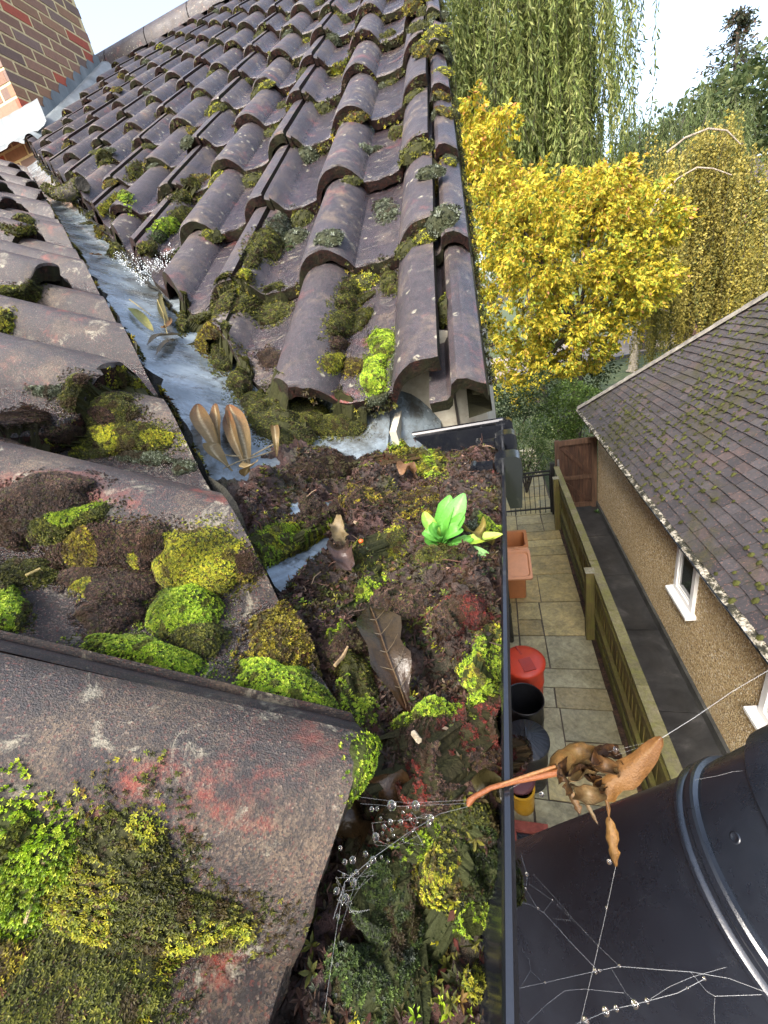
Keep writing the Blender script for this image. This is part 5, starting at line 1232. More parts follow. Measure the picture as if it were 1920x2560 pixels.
# ------------------------------------------------------------------ moss on the far slope, first courses
F1 = [(455,685,52,30,.016,'olive','thick olive moss bolster on the cut tile beside the valley',-15),(505,645,50,24,.012,'olive','olive moss under the second course roll',-12),(462,722,28,24,.014,'darkgold','golden brown moss knob on the mortar edge',20),(480,770,26,50,.014,'olive','tall dark moss pad down the cut tile edge',-20),(398,700,14,40,.012,'olive','narrow moss pad on the mortar at the valley mouth',0),(560,885,26,46,.014,'olive','upright moss clump at the foot of the cut tile',0),(620,905,95,46,.016,'olive','wide dark moss apron hanging below the lowest tile',15),(735,920,70,24,.012,'olive','moss line below the lowest tile pan',-5),(588,675,48,24,.012,'olive','moss nest holding a pink stone',-20),(745,698,33,28,.017,'olive','mid pan yellow olive moss cushion on the lowest course',0),(757,655,28,18,.012,'olive','moss tuft just above the mid pan cushion',0),(765,620,32,24,.012,'olive','dark moss under the second course pan',0),(841,612,18,26,.013,'olive','moss wedge beside the last big roll',0),(825,745,27,33,.018,'bright','upper bright green cushion against the last roll',-30),(721,785,22,22,.013,'gold','small golden cushion low in the lowest pan',0),(765,792,24,18,.010,'darkgold','brown gold moss pad next to the small golden cushion',0),(811,812,28,46,.018,'bright','large bright green cushion at the foot of the last roll',10),(815,858,20,20,.010,'grey','dark grey moss at the lowest pan corner',0),(732,742,18,15,.006,'brown','dark flat moss scab in the lowest pan',0),(583,775,22,22,.005,'brown','thin dark moss scab beside the cut roll',0),(525,598,18,18,.013,'gold','lone golden moss tuft in the second pan',0),(577,525,32,34,.018,'olive','pair of round olive moss cushions in the third pan',-40),(604,488,22,24,.014,'grey','grey topped moss ball above the olive pair',0),(545,565,18,14,.010,'olive','tiny olive moss below the olive pair',0),(362,490,27,20,.018,'bright','rounded green moss dome near the orange spot',0),(396,468,24,18,.016,'olive','greyer moss dome behind the rounded green dome',0),(345,512,17,13,.012,'dark','dark low moss beside the orange spot',0),(320,535,22,16,.012,'olive','moss pad right of the droplet web',0),(834,455,22,20,.012,'grey','dark grey moss ball in the second pan by the verge',0),(943,393,24,44,.014,'darkgold','elongated gold moss on the verge roll',-5),(797,325,20,11,.008,'grey','silver green moss dot on the fourth course',0),(857,288,15,28,.014,'olive','green moss on the side of the verge roll',-35),(735,150,32,14,.014,'gold','yellow green moss on an upper pan',-15),(240,443,40,14,.012,'gold','long moss sausage along a roll beside the mossy twig',-32),(270,425,14,11,.012,'bright','green end of the long moss sausage',0),(408,408,24,22,.016,'olive','squat moss clump at the end of a seam roll',0),(298,372,22,20,.016,'olive','squat moss clump further up the seam rolls',0),(230,350,18,14,.012,'olive','moss clump near the top of the valley',0),(385,540,10,8,.006,'dark','black moss dot on the cut tile',0),(625,533,9,9,.006,'dark','black moss dot in the third pan',0),(440,690,30,14,.010,'gold','yellow edge of the thick bolster',-20)]
LOWS = {(462, 722), (480, 770), (398, 700), (560, 885), (620, 905), (735, 920)}
for x, y, a, b, H, sty, lab, rot in F1:
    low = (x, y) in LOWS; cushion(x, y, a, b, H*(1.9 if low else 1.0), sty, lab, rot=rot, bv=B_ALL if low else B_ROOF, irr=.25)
for x, y, a, b, sty, lab in ((520, 830, 24, 40, 'olive', 'dark moss lump on the mortar halfway down the last cut tile'), (660, 925, 60, 26, 'olive', 'dark moss roll under the lowest tile arch'), (590, 905, 34, 40, 'darkgold', 'brown gold moss lump at the corner of the lowest cut tile'), (430, 690, 20, 26, 'olive', 'dark moss lump at the end of the cut second course'), (440, 745, 16, 30, 'darkgold', 'golden moss strip on the valley mortar'), (250, 545, 16, 26, 'olive', 'dark moss on the valley mortar by the droplet web'), (228, 505, 12, 24, 'darkgold', 'gold moss on the valley mortar above the droplet web'), (200, 470, 10, 18, 'olive', 'olive moss on the valley mortar below the mossy twig')):
    cushion(x, y, a, b, .026, sty, lab, bv=B_ALL, irr=.35)
# moss tucked under tile ends, further up, smaller and smaller
def small_proto(style, nT=110, R=0.024, H=0.015):
    d = unit(rng.normal(size=(nT, 3))); d[:, 2] = np.abs(d[:, 2]); P = d*np.array([R, R, H])*rng.uniform(.85, 1.05, (nT, 1)); mb = MB()
    tufts(mb, P*0.95, unit(d + np.array([0, 0, .4])), style, 0.0052, 5, 0.6, patchy=False)
    n = 12; V = []; 
    for i in range(5):
        for j in range(n): t = 2*math.pi*j/n; f = i/4; V.append((R*f*math.cos(t), R*f*math.sin(t), H*math.sqrt(max(0, 1-f*f))))
    mb.add(V, [(i*n+j, i*n+(j+1) % n, (i+1)*n+(j+1) % n, (i+1)*n+j) for i in range(4) for j in range(n)], 1, STY[style][0])
    return mb
protos = []
def put_small(P, N, sc, style_i, label, group):
    k = style_i
    if protos[k][1] == 0: o = protos[k][0]
    else: o = protos[k][0].copy(); COL.objects.link(o)
    protos[k][1] += 1
    z = Vector(N); qn = z.to_track_quat('Z', 'Y'); o.rotation_mode = 'QUATERNION'; o.rotation_quaternion = qn; o.location = P; o.scale = (sc*rng.uniform(.8, 1.5), sc*rng.uniform(.8, 1.3), sc*rng.uniform(.7, 1.2))
    tag(o, label, 'moss', group)
for sty in ('olive', 'olive', 'darkgold', 'grey', 'gold'):
    protos.append([small_proto(sty).build('moss_tuft', [M_MLEAF, M_MOSS], loc=(0, 0, 0), col=True), 0])
fr = random.Random(99); cnt = 0
cells = []
for k in range(1, 14):
    for i in range(0, 26):
        a = FROLL0 - 0.2*i
        cells.append((k, i, a))
fr.shuffle(cells)
GRP = 'small moss tufts along the laps of the main slope'
for k, i, a in cells:
    for rep in range(2):
        if fr.random() > (0.85 if k < 6 else 0.5): continue
        aa = a + fr.choice([0.10, 0.115, 0.125, 0.14, 0.02, 0.06]) + fr.uniform(-.02, .02); bb = FB0 + k*FG - fr.choice([0.010, 0.012, 0.004]) - 0.0
        if fr.random() < 0.22: bb += fr.uniform(0.03, 0.25); aa = a + fr.choice([0.082, 0.12, 0.15])
        q0 = fpt(aa, bb, 0.12)
        if not ((q0[0]-FC0[0])*fn2[0] + (q0[1]-FC0[1])*fn2[1] > 0.05): continue
        if q0[0] < CX1 + 0.2 and q0[1] > CY0 - 0.2: continue
        h = B_ROOF.ray_cast(Vector(q0), Vector(-FN), 0.3)
        if h[0] is None: continue
        P = np.array(h[0]); pp = project(P)
        if not (-10 < pp[0] < 1100 and -10 < pp[1] < 640): continue
        if cnt >= 215: break
        sc = fr.uniform(.7, 1.6)
        put_small(P - np.array(h[1])*0.002, unit(np.array(h[1]) + FN), sc, fr.choice([0, 0, 1, 1, 2, 3, 3, 4]), 'small moss tuft growing on a tile lap of the main slope', GRP); cnt += 1
# moss and lichen balls down the verge
cv = 0
for k in range(60):
    bb = 0.33*fr.randint(1, 13) + fr.choice([fr.uniform(-.03, .03), fr.uniform(-.16, .16)]); aa = fr.choice([-0.015, -0.03, -0.05, -0.06, 0.004]) + fr.uniform(-.01, .01)
    q0 = fpt(aa, bb, 0.12); h = B_ROOF.ray_cast(Vector(q0), Vector(-FN), 0.3)
    P = np.array(h[0]) if h[0] is not None else fpt(0.004, bb, -0.02)
    put_small(P, FN if h[0] is None else np.array(h[1]), fr.uniform(.5, 1.1), fr.choice([0, 0, 3, 3, 2, 4]), 'small moss ball on the verge tiles at the roof edge', 'small moss balls down the verge tiles'); cv += 1
# the mossy undercloak strip below the verge edge
mb = MB(); n = 2600; bb = rng.uniform(0.05, 4.7, n); aa = rng.normal(0.004, 0.004, n); hh = rng.uniform(-0.055, -0.012, n)
P = np.array([fpt(aa[i], bb[i], hh[i]) for i in range(n)]); tufts(mb, P, np.tile(unit(np.array([1.0, -.2, .35])), (n, 1)), 'olive', 0.0075, 5, .5)
ys = np.linspace(0.02, 4.75, 160); V = []
for b_ in ys: V += [fpt(-0.02, b_, -0.015), fpt(0.002, b_, -0.018 + .004*rng.normal()), fpt(0.003, b_, -0.055 + .006*rng.normal()), fpt(-0.03, b_, -0.06)]
idx = np.arange(len(V)).reshape(-1, 4); mb.add(V, np.stack([idx[:-1, :-1], idx[:-1, 1:], idx[1:, 1:], idx[1:, :-1]], -1).reshape(-1, 4), 1, (0.045, 0.04, 0.03))
mb.build('verge_mortar', [M_MLEAF, M_MOSS], house, col=True)

# ragged moss that lines the lower edges of the tiles and the cut edges of the valley
mb = MB(); P = []; N = []
for k in range(0, 14):
    n = int(1500/(1 + 0.25*k))
    for a in rng.uniform(-4.2, -0.06, n):
        b = FB0 + k*FG; z = float(prof(np.array(a - FROLL0), FARW)); q = fpt(a, b, 0)
        if (q[0]-FC0[0])*fn2[0] + (q[1]-FC0[1])*fn2[1] < 0.0: continue
        g = mnoise.noise(Vector((a*7, k*3.7, 0))) + .6*mnoise.noise(Vector((a*23, k*1.7, 4))) + (.25 if z < .01 else 0)
        if g < 0.05: continue
        if q[0] < CX1 + .15 and q[1] > CY0 - .25: continue
        P.append(fpt(a, b - rng.uniform(0.001, 0.010), z - rng.uniform(0.004, 0.036))); N.append(unit(-FY + 0.5*FN + rng.normal(0, .2, 3)))
P = np.array(P); N = np.array(N); sz = np.array([0.0075]*len(P))
far_ = np.linalg.norm(P - CAM, axis=1)
for sty, lo, hi, L in (('olive', 0, 1.5, .0055), ('olive', 1.5, 9, .0095)):
    s_ = (far_ >= lo) & (far_ < hi); gsel = rng.random(len(P)) < .18
    if (s_ & ~gsel).any(): tufts(mb, P[s_ & ~gsel], N[s_ & ~gsel], sty, L, 5, .5)
    if (s_ & gsel).any(): tufts(mb, P[s_ & gsel], N[s_ & gsel], 'darkgold', L, 5, .5)
P = []; N = []
for s_ in rng.random(6500)**1.4:
    side = rng.random() < .62
    if side: x, y = FC0 + FCD*(-0.02 + 2.3*s_); d = -np.array(fn2); zt = plane_z(FP, FN, 0.030, x, y)
    else: x, y = np.array([-0.10, -0.305]) + np.array([-0.62, 0.60])*(0.12 + 2.6*s_); d = np.array([0.6, 0.62])/0.863; zt = plane_z(NP0, NN, 0.020, x, y)
    g = mnoise.noise(Vector((x*9, y*9, 7.0*side))) + .5*mnoise.noise(Vector((x*30, y*30, 2.0)))
    if g < (-0.08 if side else .08): continue
    f = rng.random(); zb = max(zfar(x, y), znear(x, y)); off = (0.012 + 0.030*max(0, g)*(1 - .5*f))*(1 if side else .45)
    P.append((x + d[0]*off, y + d[1]*off, zb*(1-f) + zt*f + 0.002)); N.append(unit(np.array([d[0], d[1], .7]) + rng.normal(0, .2, 3)))
P = np.array(P); N = np.array(N); gsel = rng.random(len(P)) < .3
tufts(mb, P[gsel], N[gsel], 'darkgold', .0062, 6, .5); tufts(mb, P[~gsel], N[~gsel], 'olive', .0062, 6, .5)
mb.build('moss_fringe', M_MLEAF, loc=(-.8, .6, .3), col=True)['kind'] = 'stuff'
# ------------------------------------------------------------------ things lying in the gutter and valley
B_DEB = bvh_of([deb])
def dpt(px, lift=0.0):
    h = B_DEB.ray_cast(Vector(CAM), Vector(pray(px)))
    if h[0] is None:
        d = pray(px); t_ = (-0.055 - CAM[2])/d[2]; return CAM + d*t_
    return np.array(h[0]) + np.array([0, 0, lift])
def apt(px, bv=None, lift=0.004):
    c, n = hit(px, bv); return c + n*lift
# lead dressed over the gutter back, bare where the debris has slipped away
mb = MB(); V = []; gx_ = np.linspace(-0.235, -0.146, 30); gy_ = np.linspace(-0.26, -0.05, 40)
for x in gx_:
    for y in gy_: V.append((x, y, znear(x, y) + 0.006 - 20*max(0, x + 0.185)**2 + 0.0015*math.sin(y*60)))
idx = np.arange(len(V)).reshape(30, 40); mb.add(V, np.stack([idx[:-1, :-1], idx[1:, :-1], idx[1:, 1:], idx[:-1, 1:]], -1).reshape(-1, 4)); mb.build('lead_lip', M_LEAD, house, smooth=True)
# crumbs, needles and bits of stalk
def bits(n, region, cols, w, size, lift=0.001, flat=0.5):
    mb = MB(); P = []
    for k in range(n):
        x, y = region(); z = B_DEB.ray_cast(Vector((x, y, 0.3)), Vector((0, 0, -1)))
        if z[0] is None: continue
        P.append(np.array(z[0]) + np.array([0, 0, lift]))
    P = np.array(P); m = len(P); d = unit(rng.normal(size=(m, 3))*np.array([1, 1, flat])); add_leaves(mb, P, d, rng.uniform(.4, 1.4, m)*size, rng.uniform(.25, .9, (m, 1)), pal(m, cols, w, .3), 0.5); return mb
def reg_all(): 
    y = rng.uniform(-0.55, 0.14); return (lipx(y) - 0.008 - rng.uniform(0, 0.15 if y < -0.2 else 0.24), y)
bits(9000, reg_all, [(0.045,0.022,0.016),(0.10,0.045,0.034),(0.018,0.012,0.010),(0.20,0.12,0.085),(0.34,0.25,0.17),(0.07,0.02,0.016)], [4,3,4,1,.15,1], 0.0036).build('leaf_litter', M_LEAF, loc=(-.15, -.2, -.05), col=True)['kind'] = 'stuff'
mb = MB()
for k in range(420):
    x, y = reg_all()
    if y < -0.27: continue
    h = B_DEB.ray_cast(Vector((x, y, 0.3)), Vector((0, 0, -1)))
    if h[0] is None: continue
    p = np.array(h[0]) + np.array([0, 0, .0015]); d = unit(rng.normal(size=3)*np.array([1, 1, .35])); L = rng.uniform(.006, .022); r = unit(rng.normal(size=3))
    c = ((0.05, 0.025, 0.018), (0.12, 0.06, 0.04), (0.30, 0.21, 0.13))[rng.choice(3, p=[.55, .35, .10])]
    mb.tube([p, p + d*L*.5 + r*L*.12, p + d*L], [.0005, .0005, .0003], 4, 0, c)
mb.build('fine_rootlets', M_LEAF, loc=(-.15, -.2, -.05), col=True)['kind'] = 'stuff'
# scattered green shoots over the debris
mb = MB(); P = []; PS = []
for k in range(9000):
    x, y = reg_all(); g = mnoise.noise(Vector((x*32, y*32, 3.3))) + .5*mnoise.noise(Vector((x*80, y*80, 1.2)))
    if g < 0.12: continue
    h = B_DEB.ray_cast(Vector((x, y, 0.3)), Vector((0, 0, -1)))
    if h[0] is not None: P.append(np.array(h[0])); PS.append(g + 0.25*mnoise.noise(Vector((x*15, y*15, 9))))
P = np.array(P); PS = np.array(PS); N = np.tile(np.array([0, 0, 1.0]), (len(P), 1))
for sty, lo, hi in (('dark', -9, .3), ('gold', .3, .42), ('bright', .42, .56), ('olive', .56, 9)):
    s = (PS >= lo) & (PS < hi); s &= rng.random(len(P)) < (0.8 if sty != 'bright' else .7)
    if s.sum() > 3: tufts(mb, P[s], N[s], sty, 0.0030, 6, .55)
P = []; PB = []
for k in range(15000):
    x, y = reg_all(); h = B_DEB.ray_cast(Vector((x, y, 0.3)), Vector((0, 0, -1)))
    if h[0] is None or (x < -0.15 and h[0].z < max(zfar(x, y), znear(x, y)) + .002): continue
    if y < -0.32 and rng.random() < .6: continue
    P.append(np.array(h[0])); PB.append(mnoise.noise(Vector((x*24, y*24, 6.6))))
P = np.array(P); PB = np.array(PB); N = unit(np.array([0, 0, 1.0]) + rng.normal(0, .5, (len(P), 3)))
for sty, s in (('brown', PB < .18), ('red', PB > .60), ('olive', (PB >= .18) & (PB <= .60))): tufts(mb, P[s], N[s], sty, .0040, 5, .35, dead=.05)
mb.build('moss_shoots', M_MLEAF, loc=(-.15, -.2, -.05), col=True)['kind'] = 'stuff'
# moss cushions in the gutter
G1 = [(905,990,52,34,.014,'gold','yellow green moss mound under the cream board end','bright'),(858,985,18,18,.012,'red','dark red moss lump next to the cream board end',None),(635,1160,62,46,.014,'gold','bright yellow moss mound left of the grey lead tongue','bright'),(1045,1450,58,72,.018,'bright','tall fresh green moss bulging over the gutter lip','gold'),(1040,1130,42,28,.010,'grey','grey green moss pad behind the seedling at the lip','bright'),(945,1200,52,34,.012,'olive','dark olive moss mound below the seedling',None),(760,1465,48,46,.014,'olive','dark green moss mound left of the big brown leaf','bright'),(815,1190,52,36,.012,'olive','yellow flecked moss mound right of the lead tongue','gold'),(950,1625,118,92,.026,'brown','largest reddish brown rotted moss lump near the gutter lip','red'),(935,1535,80,22,.010,'bright','lime green moss crest on top of the largest brown lump',None),(1062,1640,34,46,.016,'red','blood red moss face on the lip side of the largest lump','brown'),(690,1115,58,42,.016,'brown','reddish brown moss lump above the lead tongue',None),(850,1310,66,52,.014,'brown','brown rotted moss mound above the big brown leaf',None),(1000,1330,66,44,.014,'brown','reddish brown moss mound by the lip below the seedling','red'),(905,1090,48,36,.012,'darkgold','golden tipped brown moss left of the seedling','brown'),(720,1010,80,34,.012,'brown','brown crumbly mound at the foot of the valley',None),(780,1060,50,34,.010,'darkgold','brown gold moss in the upper debris','brown'),(800,1280,26,34,.009,'bright','small bright moss patch right of the lead tongue',None),(735,1390,60,38,.014,'brown','brown mossy hump beside the gold spiky hummock',None),(905,1815,56,52,.012,'dark','green moss patch low in the gutter by the lower tile','bright'),(965,1880,46,64,.012,'olive','yellow green star moss in the lower gutter','gold'),(830,1955,86,86,.014,'dark','dark wet green moss bed against the nearest tile end',None),(1010,1765,70,36,.010,'dark','dark moss below the blood red face','olive'),(840,2090,110,100,.012,'dark','blue green moss bed at the bottom of the gutter','grey'),(1022,1985,20,30,.010,'bright','isolated bright green star moss near the lip',None),(1030,2120,28,44,.010,'gold','olive star moss near the bottom of the lip',None),(1050,1880,30,60,.009,'dark','dark moss strip inside the lip','olive'),(800,1840,50,40,.012,'dark','dark green moss under the droplet web',None)]
for x, y, a, b, H, sty, lab, mx in G1:
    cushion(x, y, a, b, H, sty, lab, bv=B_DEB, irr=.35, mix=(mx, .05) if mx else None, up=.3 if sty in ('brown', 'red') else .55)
cushion(783, 1640, 9, 70, 0.006, 'bright', 'bright moss fringe down the end of the nearest tile', rot=4, bv=B_ROOF, irr=.4)
cushion(1105, 1105, 12, 26, 0.003, 'gold', 'tiny moss hanging on the outside of the gutter below the clip', bv=bvh_of([gutter]+[o for o in bpy.data.objects if o.name.startswith('bracket_clip')]), irr=.3)
# ------------------------------------------------------------------ leaves
def leafmat(name, stops, sc=260, rough=0.45, trans=0.2):
    m = leaf_material(name, trans, rough); t = NT(m); a = t.attr('col'); c = t.mix(t.ramp(t.noise(sc, 5, 0.7), [(0.35, 0.0), (0.7, 0.8)]), a, t.ramp(t.noise(sc*2.3, 5, 0.75), stops)); t.base(c)
    for n in t.t.nodes:
        if n.type == 'BSDF_TRANSLUCENT': t.lk(c, n.inputs[0])
    t.normal(t.bump(t.noise(sc*6, 4), 0.4, 0.001)); return m
M_DRY = leafmat('dry brown leaf', [(0.3, (0.02, 0.009, 0.004)), (0.5, (0.10, 0.042, 0.011)), (0.7, (0.24, 0.12, 0.035))])
M_PALE = leafmat('pale dry leaf', [(0.3, (0.05, 0.03, 0.009)), (0.6, (0.16, 0.11, 0.045)), (0.8, (0.27, 0.22, 0.12))])
M_DKLEAF = leafmat('dark wet leaf', [(0.3, (0.004, 0.003, 0.002)), (0.6, (0.016, 0.012, 0.006)), (0.8, (0.035, 0.026, 0.013))], 90, 0.22, 0.03)
M_WEED = leafmat('fresh weed leaf', [(0.3, (0.07, 0.24, 0.03)), (0.6, (0.12, 0.34, 0.06)), (0.8, (0.24, 0.46, 0.15))], 150, 0.35, 0.3)
def blade(mb, mid, width, nrm, col, curl=0.25, wave=0.0, tipc=None, na=9, shape='ovate', vein=None, m=0):
    """leaf along the polyline mid (3D points), width max half width, nrm approx face normal"""
    mid = np.asarray(mid, float); n = 15; k = np.linspace(0, len(mid)-1, n); i0 = np.minimum(k.astype(int), len(mid)-2); f = (k - i0)[:, None]
    # smooth by Catmull-Rom
    def pnt(i): return mid[np.clip(i, 0, len(mid)-1)]
    p0, p1, p2, p3 = pnt(i0-1), pnt(i0), pnt(i0+1), pnt(i0+2)
    Q = 0.5*((2*p1) + (-p0+p2)*f + (2*p0-5*p1+4*p2-p3)*f**2 + (-p0+3*p1-3*p2+p3)*f**3)
    T = unit(np.gradient(Q, axis=0)); u = np.linspace(0, 1, n)
    if shape == 'ovate': w = np.power(np.sin(math.pi*np.power(u, 0.72)), 0.9)
    elif shape == 'lance': w = np.power(np.sin(math.pi*np.power(np.clip(u, .04, 1), 1.15)), .75)
    else: w = np.clip(np.minimum(u*4+.25, (1-u)*3.2+.12), 0, 1)
    jag = np.array([mnoise.noise(Vector((q_*9.0, width*900, 1.5))) + .6*mnoise.noise(Vector((q_*23.0, width*700, 3.5))) for q_ in u]) if wave > .1 else 0*u; w = np.maximum(w*(1 + .38*jag), 0.04)*width; V = []; C = []
    S = unit(np.cross(T, nrm)); N = np.cross(S, T); col = np.asarray(col, float); tipc = col if tipc is None else np.asarray(tipc, float)
    for i in range(n):
        for j in range(na):
            s = (j/(na-1))*2 - 1; a = s*curl*2.2
            h = (1 - math.cos(a))/max(curl*2.2, .05)*w[i] if curl else 0
            V.append(Q[i] + S[i]*w[i]*(math.sin(a)/(curl*2.2) if curl else s) + N[i]*(h + wave*width*math.sin(u[i]*17 + s*3)*abs(s)) - N[i]*0.06*width*(abs(s) < 0.2))
            c = col*(1-u[i]**2) + tipc*u[i]**2
            if abs(s) < 0.14 and vein is not None: c = np.asarray(vein)
            C.append(c)
    F = [(i*na+j, i*na+j+1, (i+1)*na+j+1, (i+1)*na+j) for i in range(n-1) for j in range(na-1)]
    mb.add(V, F, m, C); return Q
upN = np.array([0, 0, 1.0])
def toward(P): return unit(CAM - np.asarray(P))
def onv(px, lift=0.006): 
    h = B_ALL.ray_cast(Vector(CAM), Vector(pray(px))); return np.array(h[0]) + np.array([0, 0, 1.0])*lift if h[0] is not None else CAM + pray(px)*0.6
# big dark leaf standing in the debris
t = empty('fallen_leaf', tuple(dpt((855, 1480))), 'big glossy dark brown leaf with pale side veins standing in the gutter debris', 'leaf')
mb = MB(); P = [dpt((815, 1362), .020), dpt((833, 1410), .024), dpt((853, 1470), .022), dpt((872, 1515), .014), dpt((885, 1548), .003)]
Q = blade(mb, P, 0.0122, unit(toward(P[2]) + np.array([.3, 0, .2])), (0.034, 0.024, 0.010), 0.26, 0.12, (0.040, 0.016, 0.008), 13, vein=(0.055, 0.032, 0.02)); mb.build('blade', M_DKLEAF, t, smooth=True, col=True)
mb = MB(); nn = unit(toward(P[2])); T_ = unit(np.gradient(Q, axis=0))
for i in (3, 5, 7, 9, 11):
    for sg in (-1, 1):
        s_ = unit(np.cross(T_[i], nn))*sg; mb.tube([Q[i] + nn*.0006, Q[i] + s_*.0055 - T_[i]*.004 + nn*.0014, Q[i] + s_*.0098 - T_[i]*.0085 + nn*.0022], [.00028, .0002, .0001], 4, 0, (0.045, 0.034, 0.02))
mb.tube(Q + nn*.0004, .0004, 5, 0, (0.05, 0.028, 0.018)); mb.build('veins', M_PALE, t, col=True)
# seedling
base = dpt((958, 1170), .004)
t = empty('weed_seedling', tuple(base), 'bright green weed seedling rooted in the gutter debris', 'plant')
def lf(pxs, w, lifts, col, tip=None, shape='lance', curl=.3, tw=(0, 0, 0)):
    mb = MB(); P = []; sc = np.linalg.norm(base - CAM)
    for p, l in zip(pxs, lifts): P.append(CAM + pray(p)*(sc - l))
    blade(mb, P, w, unit(toward(P[1])*0.6 + upN*.6 + np.array(tw)), col, curl, 0.02, tip, 9, shape, vein=np.asarray(col)*1.35 + .05); mb.build('leaf', M_WEED, t, smooth=True, col=True)
gr, gr2 = (0.09, 0.30, 0.035), (0.14, 0.38, 0.065)
lf([(952,1170),(968,1138),(985,1105),(1003,1066)], .0088, [0, .012, .018, .016], gr2, (0.17, .40, .13), 'strap')
lf([(950,1168),(955,1130),(964,1098),(972,1070)], .0070, [0, .010, .014, .012], gr, gr2, 'strap')
lf([(952,1172),(940,1150),(925,1128),(916,1105)], .0058, [0, .008, .010, .004], (0.22, .40, .06), (0.34, .36, .05))
lf([(955,1172),(975,1150),(990,1128),(1003,1108)], .0062, [0, .012, .020, .022], gr, gr2)
lf([(950,1172),(938,1160),(924,1150),(915,1148)], .0060, [0, .012, .014, .010], gr2, gr2)
lf([(948,1174),(935,1172),(925,1166),(918,1158)], .0055, [0, .010, .014, .016], gr, gr2)
lf([(955,1174),(968,1158),(985,1148),(1000,1143)], .0052, [0, .016, .022, .020], gr, gr2)
lf([(950,1174),(945,1155),(938,1140),(935,1128)], .0060, [0, .016, .024, .026], gr2, gr)
lf([(958,1176),(985,1172),(1010,1166),(1020,1160)], .0046, [0, .010, .012, .010], gr, gr2)
lf([(965,1172),(1010,1168),(1045,1162),(1086,1154)], .0052, [0, .010, .014, .016], (0.30, .42, .05), (0.46, .42, .05))
lf([(962,1178),(1000,1192),(1040,1205),(1077,1225)], .0074, [0, .010, .014, .010], (0.17, .36, .10), (0.24, .38, .15))
mb = MB(); mb.tube([base - np.array([0, 0, .006]), base + np.array([0, 0, .004])], [.003, .002], 6, 0, (0.25, .45, .1)); mb.build('stem', M_WEED, t, col=True)
# leaves washed into the valley
t = empty('ash_leaf', tuple(onv((520, 1000))), 'withered pale ash leaf with brown tipped leaflets at the foot of the valley', 'leaf')
pa, tp = (0.19, 0.135, 0.055), (0.14, 0.045, 0.012)
for pts, w, nv, tipc in ([(478,990),(462,965),(445,935),(436,898)], .012, (.2, -.3, .9), tp), ([(478,992),(482,965),(480,930),(472,898)], .011, (-.3, -.4, .8), tp), ([(540,1012),(535,975),(520,935),(503,898)], .013, (.4, -.3, .8), (0.20, .06, .02)), ([(532,1012),(518,980),(508,945),(500,912)], .009, (-.2, -.3, .9), (0.24, .05, .02)), ([(505,1025),(485,1020),(472,1003),(480,985)], .010, (.3, 0, .9), pa), ([(545,1015),(555,1035),(550,1055),(540,1060)], .010, (0, .2, .9), pa), ([(600,992),(605,972),(604,955),(600,942)], .006, (.4, -.3, .8), tp):
    mb = MB(); P = [onv(p, .004 + .011*math.sin(k*1.05) + .004*k) for k, p in enumerate(pts)]
    blade(mb, P, w, unit(np.array(nv)), pa, .30, .06, tipc, 9, 'lance', vein=(0.42, .34, .2)); mb.build('leaflet', M_PALE, t, smooth=True, col=True)
mb = MB(); mb.tube([onv(p, .008) for p in [(470,960),(478,992),(500,998),(545,1000),(600,970)]], [.0006, .0009, .001, .001, .0007], 6, 0, (0.42, .34, .2)); mb.tube([onv(p, .010) for p in [(490,1030),(520,1015),(560,1003),(596,990)]], [.0006, .0008, .0009, .0008], 6, 0, (0.42, .34, .2)); mb.build('stalk', M_PALE, t, col=True)
for lab, pts, w, c, tc in (('green yellow willow leaf lying across the upper valley lead', [(280,672),(300,690),(318,708),(334,722)], .010, (0.22, .26, .05), (0.30, .27, .10)), ('dark olive leaf standing in the valley below the droplet web', [(352,640),(352,665),(358,690),(366,704)], .009, (0.05, .06, .015), (0.10, .09, .02)), ('brown folded leaf in the valley under the olive leaf', [(350,712),(362,722),(372,712),(368,690)], .008, (0.20, .10, .03), (0.12, .05, .02)), ('dark curled leaf lying across the middle of the valley', [(322,752),(345,742),(370,738),(388,728)], .010, (0.07, .06, .04), (0.10, .09, .06)), ('thin grey curled leaf below the dark curled leaf', [(340,775),(358,762),(372,750),(380,742)], .007, (0.09, .08, .06), (0.06, .05, .03)), ('small tan leaf in the upper valley beyond the droplet web', [(196,552),(204,560),(214,560),(222,555)], .008, (0.30, .15, .06), (0.22, .09, .03))):
    mb = MB(); P = [onv(p, .006 + .007*math.sin(k*1.1)) for k, p in enumerate(pts)]
    blade(mb, P, w, unit(np.array([.2, -.4, .9])), c, .35, .05, tc, 9, 'lance'); o = mb.build('valley_leaf', M_PALE, loc=tuple(P[1]), smooth=True, col=True); tag(o, lab, 'leaf')
def stick(name, lab, pts, r, mat_, col, lift=.004, cat='twig', bv=None):
    mb = MB(); P = [onv(p, lift) for p in pts]; mb.tube(P, np.linspace(r, r*.7, len(P)), 7, 0, col); o = mb.build(name, mat_, loc=tuple(P[0]), smooth=True, col=True); tag(o, lab, cat); return P
stick('leaf_stalk', 'yellow leaf stalk lying in the upper valley', [(283,655),(310,675),(330,690)], .0011, M_PALE, (0.45, .36, .14), .008)
stick('leaf_stalk', 'yellow leaf stalk curving down beside the olive leaf', [(345,660),(358,690),(362,715),(368,738)], .0011, M_PALE, (0.45, .36, .14), .012)
